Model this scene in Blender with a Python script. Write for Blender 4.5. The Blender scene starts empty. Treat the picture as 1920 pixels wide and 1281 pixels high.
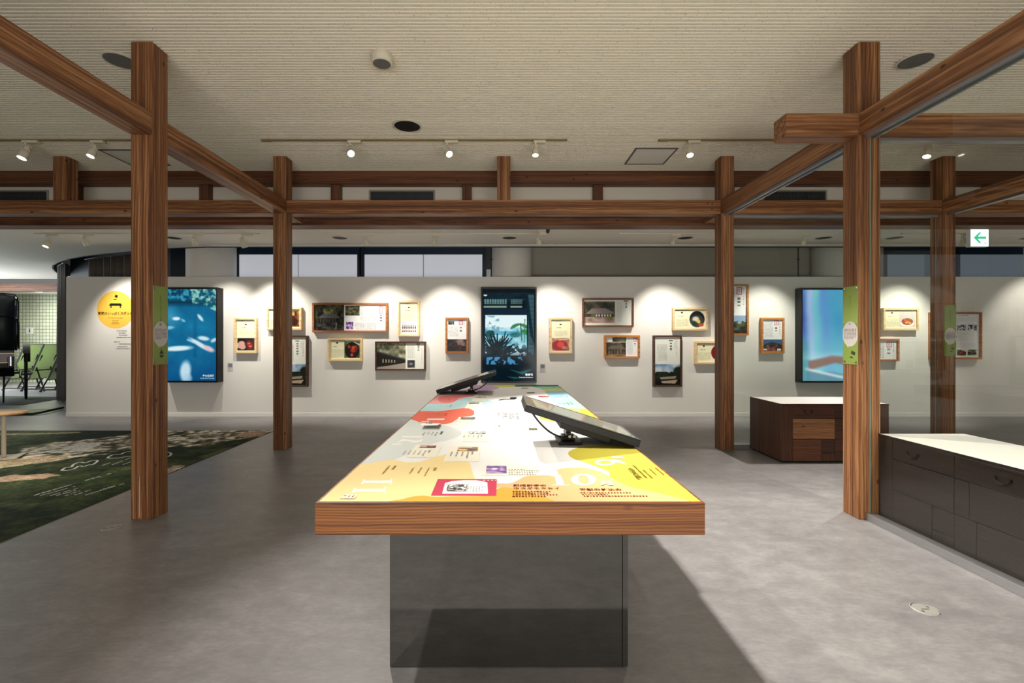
import bpy, math, random
import numpy as np
from mathutils import Vector, Matrix
random.seed(7)
SC = bpy.context.scene
COL = SC.collection
PI = math.pi

# ------------------------------------------------------------------ camera, world, exposure
F, CX, CY, H = 870.0, 938.0, 635.5, 1.25          # focal length and principal point in pixels of the 1920x1281 frame, eye height
cam = bpy.data.cameras.new('camera'); cam_o = bpy.data.objects.new('camera', cam); COL.objects.link(cam_o)
cam_o.location = (0, 0, H); cam_o.rotation_euler = (PI/2, 0, 0)
cam.sensor_width = 36; cam.lens = F/1920*36
cam.shift_x = (960-CX)/1920; cam.shift_y = -(640.5-CY)/1920
cam.clip_start = .02
SC.camera = cam_o
W = bpy.data.worlds.new('world'); SC.world = W; W.use_nodes = True
W.node_tree.nodes['Background'].inputs[0].default_value = (1, .97, .92, 1)
W.node_tree.nodes['Background'].inputs[1].default_value = .2
vs = SC.view_settings
vs.view_transform = 'Standard'; vs.look = 'None'; vs.exposure = 0; vs.gamma = 1; vs.use_curve_mapping = False
SC.cycles.max_bounces = 10; SC.cycles.diffuse_bounces = 5; SC.cycles.transparent_max_bounces = 12
SC.cycles.sample_clamp_indirect = 4

def light(kind, name, loc, aim, power, color=(1, .93, .82), size=.05, angle=50, blend=.5, size_y=None):
    l = bpy.data.lights.new(name, kind); l.energy = power; l.color = color
    o = bpy.data.objects.new(name, l); COL.objects.link(o)
    o.location = loc
    o.rotation_euler = (Vector(aim)-Vector(loc)).to_track_quat('-Z', 'Y').to_euler()
    if kind == 'AREA':
        l.size = size
        if size_y: l.shape = 'RECTANGLE'; l.size_y = size_y
    else:
        l.shadow_soft_size = size
        if kind == 'SPOT': l.spot_size = math.radians(angle); l.spot_blend = blend
    return o
# daylight through the side windows of the lobby on the left
light('AREA', 'lobby_window_light', (-13.6, 9.6, 1.6), (-8, 9.4, .6), 300, (.86, .93, 1), 2.6, size_y=2.0)
light('AREA', 'lobby_ceiling_light', (-11.6, 12.4, 2.45), (-11.6, 12.4, 0), 80, (.95, 1, .82), 1.6, size_y=.6)

# added fill light low behind the viewer, tilted up to brighten the ceiling
light('AREA', 'ceiling_fill_light', (.6, -3.2, .40), (.6, .8, 4.2), 270, (1, .97, .92), 7.0, size_y=1.0)

# ------------------------------------------------------------------ helpers
def s2l(c):
    c = np.asarray(c, float)/255.0
    return np.where(c <= .04045, c/12.92, ((c+.055)/1.055)**2.4)
def lin(*c): return tuple(float(x) for x in s2l(c)) + (1.0,)
def at(u, v, Y): return (u-CX)*Y/F, H-(v-CY)*Y/F        # pixel + distance -> X, Z
def on_floor(u, v, z=0.0):
    Y = (H-z)*F/(v-CY); return (u-CX)*Y/F, Y

def tag(o, label=None, cat=None, group=None, kind=None):
    if label: o['label'] = label
    if cat: o['category'] = cat
    if group: o['group'] = group
    if kind: o['kind'] = kind
    return o
def thing(name, label, cat, loc=(0, 0, 0), rz=0, group=None):
    o = bpy.data.objects.new(name, None); COL.objects.link(o)
    o.location = loc; o.rotation_euler = (0, 0, rz); o.empty_display_size = .1
    return tag(o, label, cat, group)

class MB:
    def __init__(s): s.v = []; s.f = []; s.c = []; s.M = Matrix.Identity(4); s.col = None; s.smooth = []
    def add(s, vs, fs, smooth=False):
        b = len(s.v)
        s.v += [tuple(s.M @ Vector(p)) for p in vs]
        for f in fs: s.f.append([b+i for i in f]); s.c.append(s.col); s.smooth.append(smooth)
        return s
    def box(s, x0, x1, y0, y1, z0, z1):
        v = [(x0, y0, z0), (x1, y0, z0), (x1, y1, z0), (x0, y1, z0), (x0, y0, z1), (x1, y0, z1), (x1, y1, z1), (x0, y1, z1)]
        return s.add(v, [(0, 3, 2, 1), (4, 5, 6, 7), (0, 1, 5, 4), (1, 2, 6, 5), (2, 3, 7, 6), (3, 0, 4, 7)])
    def cyl(s, p0, p1, r0, r1=None, n=16, caps=True):
        r1 = r0 if r1 is None else r1
        p0, p1 = Vector(p0), Vector(p1); d = (p1-p0).normalized()
        a = d.orthogonal().normalized(); b = d.cross(a)
        v = []
        for p, r in ((p0, r0), (p1, r1)):
            for i in range(n):
                t = 2*PI*i/n; v.append(tuple(p+(a*math.cos(t)+b*math.sin(t))*r))
        s.add(v, [(i, (i+1) % n, n+(i+1) % n, n+i) for i in range(n)], True)
        if caps:
            s.add(v[:n], [tuple(range(n))[::-1]]); s.add(v[n:], [tuple(range(n))])
        return s
    def tube(s, pts, r, n=8, closed=False):
        pts = [Vector(p) for p in pts]; m = len(pts); v = []; up = None
        for i, p in enumerate(pts):
            if closed: d = (pts[(i+1) % m]-pts[i-1]).normalized()
            else: d = (pts[min(i+1, m-1)]-pts[max(i-1, 0)]).normalized()
            if up is None: up = d.orthogonal().normalized()
            a = (up-d*up.dot(d)).normalized(); up = a; b = d.cross(a)
            rr = r[i] if isinstance(r, (list, tuple)) else r
            for k in range(n):
                t = 2*PI*k/n; v.append(tuple(p+(a*math.cos(t)+b*math.sin(t))*rr))
        fs = []
        for i in range(m if closed else m-1):
            j = (i+1) % m
            fs += [(i*n+k, i*n+(k+1) % n, j*n+(k+1) % n, j*n+k) for k in range(n)]
        s.add(v, fs, True)
        if not closed:
            s.add(v[:n], [tuple(range(n))[::-1]]); s.add(v[-n:], [tuple(range(n))])
        return s
    def lathe(s, prof, n=24, c=(0, 0, 0)):
        v = []
        for r, z in prof:
            for k in range(n):
                t = 2*PI*k/n; v.append((c[0]+r*math.cos(t), c[1]+r*math.sin(t), c[2]+z))
        fs = []
        for i in range(len(prof)-1):
            fs += [(i*n+k, i*n+(k+1) % n, (i+1)*n+(k+1) % n, (i+1)*n+k) for k in range(n)]
        s.add(v, fs, False)
        if prof[0][0] > 1e-6: s.add(v[:n], [tuple(range(n))[::-1]])
        if prof[-1][0] > 1e-6: s.add(v[-n:], [tuple(range(n))])
        return s
    def poly(s, pts): return s.add(pts, [tuple(range(len(pts)))])
    def prism(s, pts2, z0, z1, M=None):
        n = len(pts2); v = [(x, y, z0) for x, y in pts2]+[(x, y, z1) for x, y in pts2]
        return s.add(v, [tuple(range(n))[::-1], tuple(range(n, 2*n))]+[(i, (i+1) % n, n+(i+1) % n, n+i) for i in range(n)])
    def build(s, name, mat, parent=None, loc=None, bevel=0, label=None):
        me = bpy.data.meshes.new(name); me.from_pydata(s.v, [], s.f); me.update()
        me.polygons.foreach_set('use_smooth', s.smooth)
        if any(c is not None for c in s.c):
            at_ = me.color_attributes.new('Col', 'FLOAT_COLOR', 'CORNER')
            cc = []
            for f, c in zip(s.f, s.c):
                l = list(lin(*(c or (255, 255, 255)))); cc += l*len(f)
            at_.data.foreach_set('color', cc)
        if mat: me.materials.append(mat)
        o = bpy.data.objects.new(name, me); COL.objects.link(o)
        if parent: o.parent = parent
        if loc: o.location = loc
        if bevel:
            m = o.modifiers.new('bevel', 'BEVEL'); m.width = bevel; m.segments = 2; m.limit_method = 'ANGLE'
        if label: o['label'] = label
        return o
def struct(name, mb, mat, **k):
    o = mb.build(name, mat, **k); o['kind'] = 'structure'; return o

# ------------------------------------------------------------------ materials
class NT:
    def __init__(s, name):
        s.m = bpy.data.materials.new(name); s.m.use_nodes = True; s.t = s.m.node_tree; s.t.nodes.clear()
        s.out = s.n('ShaderNodeOutputMaterial')
    def n(s, t, **k):
        x = s.t.nodes.new(t)
        for a, b in k.items(): setattr(x, a, b)
        return x
    def l(s, a, b): s.t.links.new(a, b)
    def setin(s, node, i, v):
        if hasattr(v, 'bl_rna') and 'NodeSocket' in v.bl_rna.identifier: s.l(v, node.inputs[i])
        else: node.inputs[i].default_value = v
    def math(s, op, a, b=0.0, clamp=False):
        x = s.n('ShaderNodeMath', operation=op, use_clamp=clamp); s.setin(x, 0, a); s.setin(x, 1, b); return x.outputs[0]
    def mix(s, f, a, b, blend='MIX'):
        x = s.n('ShaderNodeMix', data_type='RGBA', blend_type=blend); s.setin(x, 0, f); s.setin(x, 6, a); s.setin(x, 7, b); return x.outputs[2]
    def noise(s, vec, scale, detail=2, rough=.5):
        x = s.n('ShaderNodeTexNoise'); s.l(vec, x.inputs['Vector']); x.inputs['Scale'].default_value = scale
        x.inputs['Detail'].default_value = detail; x.inputs['Roughness'].default_value = rough; return x.outputs['Fac']
    def ramp(s, f, stops):
        x = s.n('ShaderNodeValToRGB'); s.l(f, x.inputs[0]); e = x.color_ramp.elements
        while len(e) < len(stops): e.new(.5)
        for el, (p, c) in zip(e, stops): el.position = p; el.color = c if len(c) == 4 else (*c, 1)
        return x.outputs[0]
    def mapping(s, vec, scale):
        x = s.n('ShaderNodeMapping'); s.l(vec, x.inputs[0]); x.inputs['Scale'].default_value = scale; return x.outputs[0]
    def bsdf(s, color, rough=.5, metal=0, spec=.5, bump=None, bump_d=.002, bump_s=1):
        p = s.n('ShaderNodeBsdfPrincipled'); s.setin(p, 'Base Color', color); s.setin(p, 'Roughness', rough)
        s.setin(p, 'Metallic', metal); s.setin(p, 'Specular IOR Level', spec)
        if bump is not None:
            b = s.n('ShaderNodeBump'); b.inputs['Distance'].default_value = bump_d; b.inputs['Strength'].default_value = bump_s
            s.l(bump, b.inputs['Height']); s.l(b.outputs[0], p.inputs['Normal'])
        s.l(p.outputs[0], s.out.inputs[0]); return p
    def obj(s): return s.n('ShaderNodeTexCoord').outputs['Object']

def plain(name, c, rough=.5, metal=0, spec=.5, vary=.04, scale=30):
    t = NT(name); o = t.obj(); nz = t.noise(o, scale, 3)
    c = lin(*c)
    t.bsdf(t.mix(nz, tuple(x*(1-vary) for x in c[:3])+(1,), tuple(min(1, x*(1+vary)) for x in c[:3])+(1,)), rough, metal, spec)
    return t.m
def emit(name, c, k=1.0):
    t = NT(name); e = t.n('ShaderNodeEmission'); e.inputs[0].default_value = lin(*c); e.inputs[1].default_value = k
    t.l(e.outputs[0], t.out.inputs[0]); return t.m
def wood(name, axis, light_, mid, dark, ring=.019, knots=1.0, rough=.5, streak=.84, k_scale=1.0, relief=.0006):
    t = NT(name); tc = t.obj()
    info = t.n('ShaderNodeObjectInfo'); rnd = info.outputs['Random']
    sp = t.n('ShaderNodeSeparateXYZ'); t.l(tc, sp.inputs[0])
    A = [sp.outputs[i] for i in range(3)]; c = A[axis]; a, b = [A[i] for i in range(3) if i != axis]
    sh = t.math('MULTIPLY', rnd, 37.0)
    def vec(ka, kc):
        cb = t.n('ShaderNodeCombineXYZ')
        t.l(t.math('MULTIPLY', a, ka), cb.inputs[0]); t.l(t.math('MULTIPLY', b, ka), cb.inputs[1])
        t.l(t.math('ADD', t.math('MULTIPLY', c, kc), sh), cb.inputs[2]); return cb.outputs[0]
    low = t.noise(vec(6, .9), 1, 4)
    off = t.math('SUBTRACT', t.math('MULTIPLY', rnd, .14), .07)
    da = t.math('ADD', a, off); db = t.math('ADD', b, .055)
    r = t.math('SQRT', t.math('ADD', t.math('MULTIPLY', da, da), t.math('MULTIPLY', db, db)))
    r = t.math('ADD', r, t.math('MULTIPLY', low, .09))
    wv = t.math('MULTIPLY', t.math('ADD', t.math('SINE', t.math('MULTIPLY', r, 2*PI/ring)), 1), .5)
    wv = t.math('MULTIPLY', t.math('POWER', wv, 1.5), t.math('ADD', t.math('MULTIPLY', t.noise(vec(9, .5), 1, 2), .9), .25))
    st = t.noise(vec(34, .30), 1, 4, .62)
    fine = t.noise(vec(260, 5), 1, 2)
    v = t.math('ADD', t.math('MULTIPLY', wv, 1-streak), t.math('MULTIPLY', st, streak))
    v = t.math('ADD', v, t.math('MULTIPLY', t.math('SUBTRACT', fine, .5), .28))
    colr = t.ramp(v, [(.30, light_), (.47, mid), (.66, dark)])
    vo = t.n('ShaderNodeTexVoronoi'); t.l(vec(8.0*k_scale, 4.2*k_scale), vo.inputs['Vector']); vo.inputs['Scale'].default_value = 1
    kn = t.math('SUBTRACT', 1, t.math('MULTIPLY', vo.outputs['Distance'], 10.0), True)
    kn = t.math('MULTIPLY', t.math('MULTIPLY', kn, 1.8, True), knots, True)
    colr = t.mix(kn, colr, (.035, .014, .007, 1))
    t.bsdf(colr, rough, 0, .35, t.math('SUBTRACT', fine, t.math('MULTIPLY', wv, .5)), relief, .6)
    return t.m
L3, M3, D3 = lin(170, 122, 80), lin(120, 77, 46), lin(70, 40, 24)
WX = wood('cedar_x', 0, L3, M3, D3); WY = wood('cedar_y', 1, L3, M3, D3); WZ = wood('cedar_z', 2, L3, M3, D3)
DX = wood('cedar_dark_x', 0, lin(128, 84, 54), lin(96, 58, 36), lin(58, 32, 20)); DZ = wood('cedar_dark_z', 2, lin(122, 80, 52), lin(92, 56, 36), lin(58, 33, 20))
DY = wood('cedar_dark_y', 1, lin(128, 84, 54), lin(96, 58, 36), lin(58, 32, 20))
SLAB = wood('table_edge_wood', 0, lin(160, 102, 50), lin(130, 76, 35), lin(82, 44, 20), ring=.0105, knots=.5, streak=.78)
TAN = [wood('chest_wood_%d' % i, ax, lin(*a), lin(*b), lin(*c), ring=.012, knots=.7, rough=.45, streak=.6) for i, (ax, a, b, c) in enumerate([
    (2, (94, 60, 42), (70, 43, 30), (40, 25, 18)), (0, (96, 60, 40), (72, 44, 30), (42, 26, 18)),
    (0, (178, 128, 86), (140, 94, 60), (84, 54, 36)), (0, (118, 74, 48), (92, 56, 36), (60, 36, 24)), (0, (84, 54, 40), (64, 40, 30), (38, 24, 18))])]
TAN_SHADED = wood('chest_wood_dark', 0, lin(40, 28, 22), lin(31, 21, 17), lin(19, 14, 12), ring=.012, knots=.4, rough=.4, streak=.6)  # chest wood darkened so the near chest's shaded side is in its colour
def frame_wood(n, a, b, c): return wood(n, 0, lin(*a), lin(*b), lin(*c), ring=.02, knots=0, streak=.8, relief=.0002)
FRM = {'pale': frame_wood('frame_pale', (240, 214, 170), (226, 196, 148), (200, 164, 116)),
       'brown': frame_wood('frame_brown', (196, 132, 78), (172, 108, 60), (134, 80, 42)),
       'dark': frame_wood('frame_dark', (98, 66, 48), (76, 50, 37), (50, 33, 25)),
       'walnut': frame_wood('frame_walnut', (134, 90, 62), (108, 70, 48), (78, 48, 32)),
       'orange': frame_wood('frame_orange', (214, 148, 80), (192, 126, 62), (150, 92, 44))}

t = NT('printed'); a_ = t.n('ShaderNodeAttribute', attribute_name='Col'); t.bsdf(a_.outputs['Color'], .55, 0, .3); PRINT = t.m
t = NT('paper_sheet_print'); a_ = t.n('ShaderNodeAttribute', attribute_name='Col'); t.bsdf(t.mix(1.0, a_.outputs['Color'], (.80, .80, .80, 1), 'MULTIPLY'), .75, 0, .12); TPRINT = t.m
t = NT('satin_print'); a_ = t.n('ShaderNodeAttribute', attribute_name='Col'); t.bsdf(a_.outputs['Color'], .35, 0, .35); SATIN = t.m
t = NT('screen_picture'); a_ = t.n('ShaderNodeAttribute', attribute_name='Col'); e_ = t.n('ShaderNodeEmission'); t.l(a_.outputs['Color'], e_.inputs[0]); e_.inputs[1].default_value = 1.0
g_ = t.n('ShaderNodeBsdfGlossy'); g_.inputs['Roughness'].default_value = .15; g_.inputs[0].default_value = (.01, .01, .01, 1)
ad_ = t.n('ShaderNodeAddShader'); t.l(e_.outputs[0], ad_.inputs[0]); t.l(g_.outputs[0], ad_.inputs[1]); t.l(ad_.outputs[0], t.out.inputs[0]); SCREEN = t.m

def glass(name, tint, F0=.05):
    t = NT(name); tr = t.n('ShaderNodeBsdfTransparent'); tr.inputs[0].default_value = tint
    gl = t.n('ShaderNodeBsdfGlossy'); gl.inputs['Roughness'].default_value = 0.0; gl.inputs[0].default_value = (1, 1, 1, 1)
    lw = t.n('ShaderNodeLayerWeight'); lw.inputs[0].default_value = .5
    f = t.math('ADD', t.math('MULTIPLY', t.math('POWER', lw.outputs['Facing'], 5.0), 1-F0), F0, True)
    mx = t.n('ShaderNodeMixShader'); t.l(f, mx.inputs[0]); t.l(tr.outputs[0], mx.inputs[1]); t.l(gl.outputs[0], mx.inputs[2])
    t.l(mx.outputs[0], t.out.inputs[0]); return t.m
GLASS = glass('partition_glass', (.93, .96, .93, 1)); GLASS_EDGE = plain('glass_edge', (120, 136, 126), .3)
GLASS_FAR = glass('partition_glass_far', (.90, .95, .92, 1), .05)

# plaster, floor, ceiling
t = NT('white_paint'); o_ = t.obj(); n_ = t.noise(o_, 90, 3); t.bsdf(t.mix(t.noise(o_, 1.5, 3), lin(228, 225, 218), lin(235, 233, 227)), .8, 0, .2, n_, .0006, .3); WHITE = t.m
t = NT('floor_vinyl'); o_ = t.obj(); m_ = t.mapping(o_, (1, 1.6, 1))
a1 = t.noise(m_, .8, 4, .6); a2 = t.noise(m_, 7, 5, .65); a3 = t.noise(t.mapping(o_, (26, 60, 10)), 1, 5, .72)
v_ = t.math('ADD', t.math('ADD', t.math('MULTIPLY', a1, .38), t.math('MULTIPLY', a2, .36)), t.math('MULTIPLY', a3, .26))
t.bsdf(t.ramp(v_, [(.32, lin(109, 108, 110)), (.5, lin(136, 134, 136)), (.68, lin(163, 161, 162))]), t.math('ADD', t.math('MULTIPLY', a2, .2), .33), 0, .38, a3, .0004, .4); FLOOR = t.m
t = NT('ribbed_ceiling'); o_ = t.obj(); pit = t.noise(o_, 110, 1, .5); big = t.noise(o_, .7, 2)
pm = t.ramp(pit, [(.27, (.5, .47, .4, 1)), (.33, (1, 1, 1, 1))])
t.bsdf(t.mix(1.0, t.mix(big, lin(232, 223, 203), lin(240, 232, 214)), pm, 'MULTIPLY'), .9, 0, .1, t.noise(o_, 150, 3), .0006, .3); CEIL = t.m
t = NT('rear_ceiling_panel'); o_ = t.obj(); t.bsdf(t.mix(t.noise(o_, 40, 3), lin(228, 223, 211), lin(236, 231, 220)), .9, 0, .1, t.noise(o_, 120, 3), .002, .4); CEIL2 = t.m
t = NT('mosaic_tile'); o_ = t.obj(); b_ = t.n('ShaderNodeTexBrick', offset=0.0, squash=1.0); t.l(t.mapping(o_, (1, 1, 1)), b_.inputs['Vector'])
r_ = t.n('ShaderNodeVectorRotate', rotation_type='X_AXIS'); t.l(o_, r_.inputs[0]); r_.inputs['Angle'].default_value = -PI/2; t.l(r_.outputs[0], b_.inputs['Vector'])
b_.inputs['Color1'].default_value = lin(214, 216, 196); b_.inputs['Color2'].default_value = lin(200, 204, 182); b_.inputs['Mortar'].default_value = lin(134, 138, 122)
b_.inputs['Scale'].default_value = 1; b_.inputs['Brick Width'].default_value = .095; b_.inputs['Row Height'].default_value = .095; b_.inputs['Mortar Size'].default_value = .009
t.bsdf(b_.outputs['Color'], .35, 0, .4, b_.outputs['Fac'], -.002); TILE = t.m
BLACK = plain('black_plastic', (20, 20, 21), .5, 0, .3); BLACKM = plain('black_metal', (30, 30, 32), .35, .6)
LAMPW = plain('lamp_cream', (214, 206, 184), .45); GREYD = plain('grey_speaker_mesh', (98, 96, 90), .7, vary=.2, scale=300); RIMW = plain('rim_white', (212, 204, 184), .5)
BRASS = plain('track_rail', (160, 140, 92), .4, .3); RAILW = plain('track_rail_white', (214, 208, 194), .5)
STEEL = plain('brushed_steel', (150, 148, 146), .3, .9); CHAN = plain('channel_metal', (158, 158, 160), .35, .7)
WTOP = plain('white_laminate', (236, 235, 231), .4, vary=.01); CHAR = plain('charcoal_recess', (30, 34, 40), .6)
CREAM = plain('infill_board', (214, 206, 192), .85); NAVY = plain('navy_frame', (24, 34, 46), .4)
IRON = plain('iron_handle', (40, 34, 30), .4, .7); COLM = plain('column_plaster', (222, 218, 210), .8)
SPAND = plain('spandrel_grey', (170, 164, 150), .85); OUTLET = plain('outlet_grey', (168, 166, 162), .5, .2)
SHADE = emit('backlit_shade', (198, 201, 210), .55); 
t = NT('backlit_blind'); o_ = t.obj(); d_ = t.n('ShaderNodeBsdfDiffuse'); d_.inputs[0].default_value = lin(206, 208, 212); e_ = t.n('ShaderNodeEmission'); e_.inputs[0].default_value = lin(200, 204, 214); e_.inputs[1].default_value = .5
ad_ = t.n('ShaderNodeAddShader'); t.l(d_.outputs[0], ad_.inputs[0]); t.l(e_.outputs[0], ad_.inputs[1]); t.l(ad_.outputs[0], t.out.inputs[0]); SHADE = t.m
t = NT('dim_blind'); o_ = t.obj(); d_ = t.n('ShaderNodeBsdfDiffuse'); d_.inputs[0].default_value = lin(104, 116, 124); e_ = t.n('ShaderNodeEmission'); e_.inputs[0].default_value = lin(110, 124, 136); e_.inputs[1].default_value = .3
ad_ = t.n('ShaderNodeAddShader'); t.l(d_.outputs[0], ad_.inputs[0]); t.l(e_.outputs[0], ad_.inputs[1]); t.l(ad_.outputs[0], t.out.inputs[0]); SHADE_D = t.m
t = NT('smoked_mirror'); o_ = t.obj(); t.bsdf(t.mix(t.noise(o_, 3, 3), (.23, .225, .215, 1), (.26, .255, .245, 1)), .04, 1.0, .5); MIRROR = t.m
LENS = emit('lamp_lens', (255, 246, 228), 14); LENS_DIM = emit('lamp_lens_soft', (255, 246, 228), 2.5)

# ------------------------------------------------------------------ structure
fl = MB().box(-17, 9.3, -4.5, 14.5, -.1, 0); struct('floor', fl, FLOOR)
CZ = 3.307
cb = MB(); P_ = .034; y = -3.0; prof = []
while y < 5.74:
    prof += [(y, CZ), (y+P_*.56, CZ), (y+P_*.62, CZ+.012), (y+P_*.94, CZ+.012)]; y += P_
prof += [(5.74, CZ)]
X0, X1 = -14.0, 9.3
vv = [(X0, a, b) for a, b in prof]+[(X1, a, b) for a, b in prof]; n_ = len(prof)
cb.add(vv, [(i, i+1, n_+i+1, n_+i) for i in range(n_-1)])
cb.box(X0, X1, -3.0, 5.74, CZ+.02, CZ+.12)
struct('ceiling', cb, CEIL)
struct('ceiling_bulkhead', MB().box(-14, 9.3, 5.80, 5.9, 2.802, 3.42), CREAM)
arc = [(-4.8, 7.55), (-5.6, 7.70), (-6.35, 7.957), (-7.0, 8.17), (-7.555, 8.39), (-8.03, 8.637), (-8.56, 8.994), (-9.10, 9.42), (-9.48, 9.81), (-9.9, 10.31), (-10.18, 10.71), (-10.4, 11.6)]
def arcx(t_):
    t_ = max(0, min(len(arc)-1.001, t_)); i = int(t_); f_ = t_-i
    return (arc[i][0]*(1-f_)+arc[i+1][0]*f_, arc[i][1]*(1-f_)+arc[i+1][1]*f_)
fine = [arcx(i/8) for i in range(8*(len(arc)-1)+1)]
RZ = 2.75
struct('ceiling_rear', MB().prism([(-17, 5.9), (9.3, 5.9), (9.3, 7.55)]+fine+[(-17, 11.6)], RZ, RZ+.10), CEIL2)
em = MB(); rim = [(9.3, 7.55)]+fine
for (x0, y0), (x1, y1) in zip(rim, rim[1:]):
    em.add([(x0, y0+.001, RZ-.012), (x1, y1+.001, RZ-.012), (x1, y1+.001, RZ+.25), (x0, y0+.001, RZ+.25), (x0+.012, y0+.02, RZ-.012), (x1+.012, y1+.02, RZ-.012), (x1+.012, y1+.02, RZ+.25), (x0+.012, y0+.02, RZ+.25)],
        [(0, 1, 2, 3), (7, 6, 5, 4), (0, 4, 5, 1), (3, 2, 6, 7)])
struct('trim_1', em, CHAR)
struct('ceiling_recess', MB().box(-17, 9.3, 5.9, 14.5, 3.42, 3.5), CHAR)
struct('trim_2', MB().box(-4.6, 9.3, 7.36, 7.42, RZ-.022, RZ-.002), WHITE)
# exhibition wall
WY_ = 7.449; WZ_ = 2.2475
struct('wall_back', MB().box(-6.97, 9.25, WY_, WY_+.10, 0, WZ_), WHITE)
struct('baseboard_back', MB().box(-6.97, 9.25, WY_-.010, WY_, 0, .062), WHITE, bevel=.003)
struct('wall_right', MB().box(9.25, 9.35, -4.5, 9, 0, 3.42), WHITE)
struct('wall_rear_tiled', MB().box(-17, -9.9, 13.2, 13.3, 0, 2.6), TILE)
struct('ceiling_lobby', MB().box(-17, -7, 11.78, 13.3, 2.52, 2.6), WHITE)
struct('wall_lobby_side', MB().box(-11.28, -10.98, 12.3, 12.45, 0, 2.52), plain('taupe_panel', (130, 126, 112), .7))
struct('wall_lobby_jamb', MB().box(-10.98, -10.4, 12.2, 12.3, 0, 2.52), WHITE)
struct('wall_left', MB().box(-17.1, -17, -4.5, 13.3, 0, 3.4), WHITE)
o = MB().box(-16.9, -9.9, 11.6, 11.78, 2.44, 2.63).build('lobby_beam', DX); tag(o, 'honey coloured wooden beam across the lobby beyond the curtain', 'beam')

# window wall behind the exhibition wall
GY = 8.25
def wz(v): return at(0, v, GY)[1]
def wx(u): return at(u, 0, GY)[0]
def window(n, u0, u1, shade, panels, dim=False):
    r = bpy.data.objects.new('window_%d' % n, None); COL.objects.link(r); r.location = ((wx(u0)+wx(u1))/2, GY, 1.9); r['kind'] = 'structure'
    w = (wx(u1)-wx(u0))/2
    f = MB(); 
    f.box(-w, -w+.07, -.05, .05, -.6, 1.15); f.box(w-.05, w, -.05, .05, -.6, 1.15)
    f.box(-w+.07, w-.05, -.05, .05, 1.06, 1.15); f.box(-w+.07, w-.05, -.05, .05, -.6, -.52)
    f.build('frame', NAVY, r)
    MB().box(-w+.07, w-.05, .02, .03, -.52, 1.06).build('pane', plain('window_pane_%d' % n, (28, 50, 74), .1), r)
    for i in range(panels):
        a = -w+.08+(2*w-.14)*i/panels; b = -w+.08+(2*w-.14)*(i+1)/panels-.012
        MB().box(a, b, -.03, -.024, -.5, wz(478)-1.9).build('blind', shade, r)
    MB().box(-w+.075, w-.055, -.04, .0, wz(478)-1.9, wz(465.5)-1.9).build('blind_box', plain('blind_box_%d' % n, (16, 40, 62), .4), r)
window(1, 442, 678, SHADE, 2); window(2, 676, 912, SHADE, 2)
window(3, 1652, 1790, SHADE_D, 1); window(4, 1788, 1960, SHADE_D, 1)
struct('wall_spandrel', MB().box(wx(960), wx(1652), GY-.05, GY+.05, 1.2, 2.95), SPAND)
struct('wall_recess_left', MB().add([(-5.05, 8.5, 0), (-10.1, 10.9, 0), (-10.1, 10.9, 3.42), (-5.05, 8.5, 3.42), (-5.05, 8.6, 0), (-10.1, 11.0, 0), (-10.1, 11.0, 3.42), (-5.05, 8.6, 3.42)], [(0, 1, 2, 3), (7, 6, 5, 4), (0, 4, 5, 1), (3, 2, 6, 7), (1, 5, 6, 2), (0, 3, 7, 4)]), CHAR)
struct('wall_recess_panel', MB().box(-5.9, -5.0, 8.3, 8.4, 0, 3.2), plain('dark_panel', (34, 44, 54), .4))
for i, (u, r) in enumerate(((397, .375), (960, .345), (1562, .32))):
    x = at(u, 0, 7.99)[0]
    o = MB().lathe([(r, 0), (r, 3.3)], 48, (0, 0, 0)).build('column', COLM, loc=(x, 7.99, 0))
    for p in o.data.polygons: p.use_smooth = len(p.vertices) == 4
    tag(o, ['round white column behind the wall, left of the blinds', 'round white column behind the wall, right of the blinds', 'round white column behind the wall, seen through the glass near the right post'][i], 'column')
for i, u in enumerate((921.5, 1491)):
    x = at(u, 0, 7.7)[0]; mb = MB().cyl((0, 0, 0), (0, 0, 3.3), .011, n=10); mb.cyl((0, 0, 2.54), (0, 0, 2.57), .02, n=10)
    tag(mb.build('riser_pipe', CHAR, loc=(x, 7.62, 0)), ['thin dark vertical pipe beside the middle round column', 'thin dark vertical pipe beside the right round column'][i], 'pipe')

# ------------------------------------------------------------------ posts and beams
Y1, Y2, SQ = 3.208, 5.216, .150
XL, XR, XF = -2.555, 2.479, 4.97
BZ0, BZ1 = 2.660, 2.812
def post(x, y, z0, z1, label, mat=WZ, name='wooden_post', s=SQ):
    h = z1-z0
    mb = MB().box(-s/2, s/2, -s/2, s/2, 0, h)
    o = mb.build(name, mat, loc=(x+s/2, y+s/2, z0), bevel=.004); return tag(o, label, 'post', None, 'thing')
TOP = CZ-.001
pl1 = post(XL, Y1, 0, TOP, 'near left cedar post carrying a green sign on its right face')
post(XR, Y1, 0, TOP, 'near right cedar post with a green sign and a glass edge down its front')
post(XL, Y2, 0, TOP, 'farther cedar post on the left, standing before the small pale frames')
post(XR, Y2, 0, TOP, 'farther cedar post on the right, beside the glass and the low chest')
post(XF, Y2, 0, TOP, 'cedar post seen through the near glass with a green sign on its front')
post(-5.03, Y2, BZ1, TOP, 'short cedar strut above the long beam at the far left', name='short_strut')
post(-.036, Y2, BZ1, TOP, 'short cedar strut above the middle of the long beam', name='short_strut')
MB().box(-.0012, .0012, -.0006, .0006, 0, .28).build('inlay_line', plain('pale_spline', (214, 208, 196), .5), pl1, loc=(-.014, -SQ/2, .015))
G = SQ/2
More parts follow.
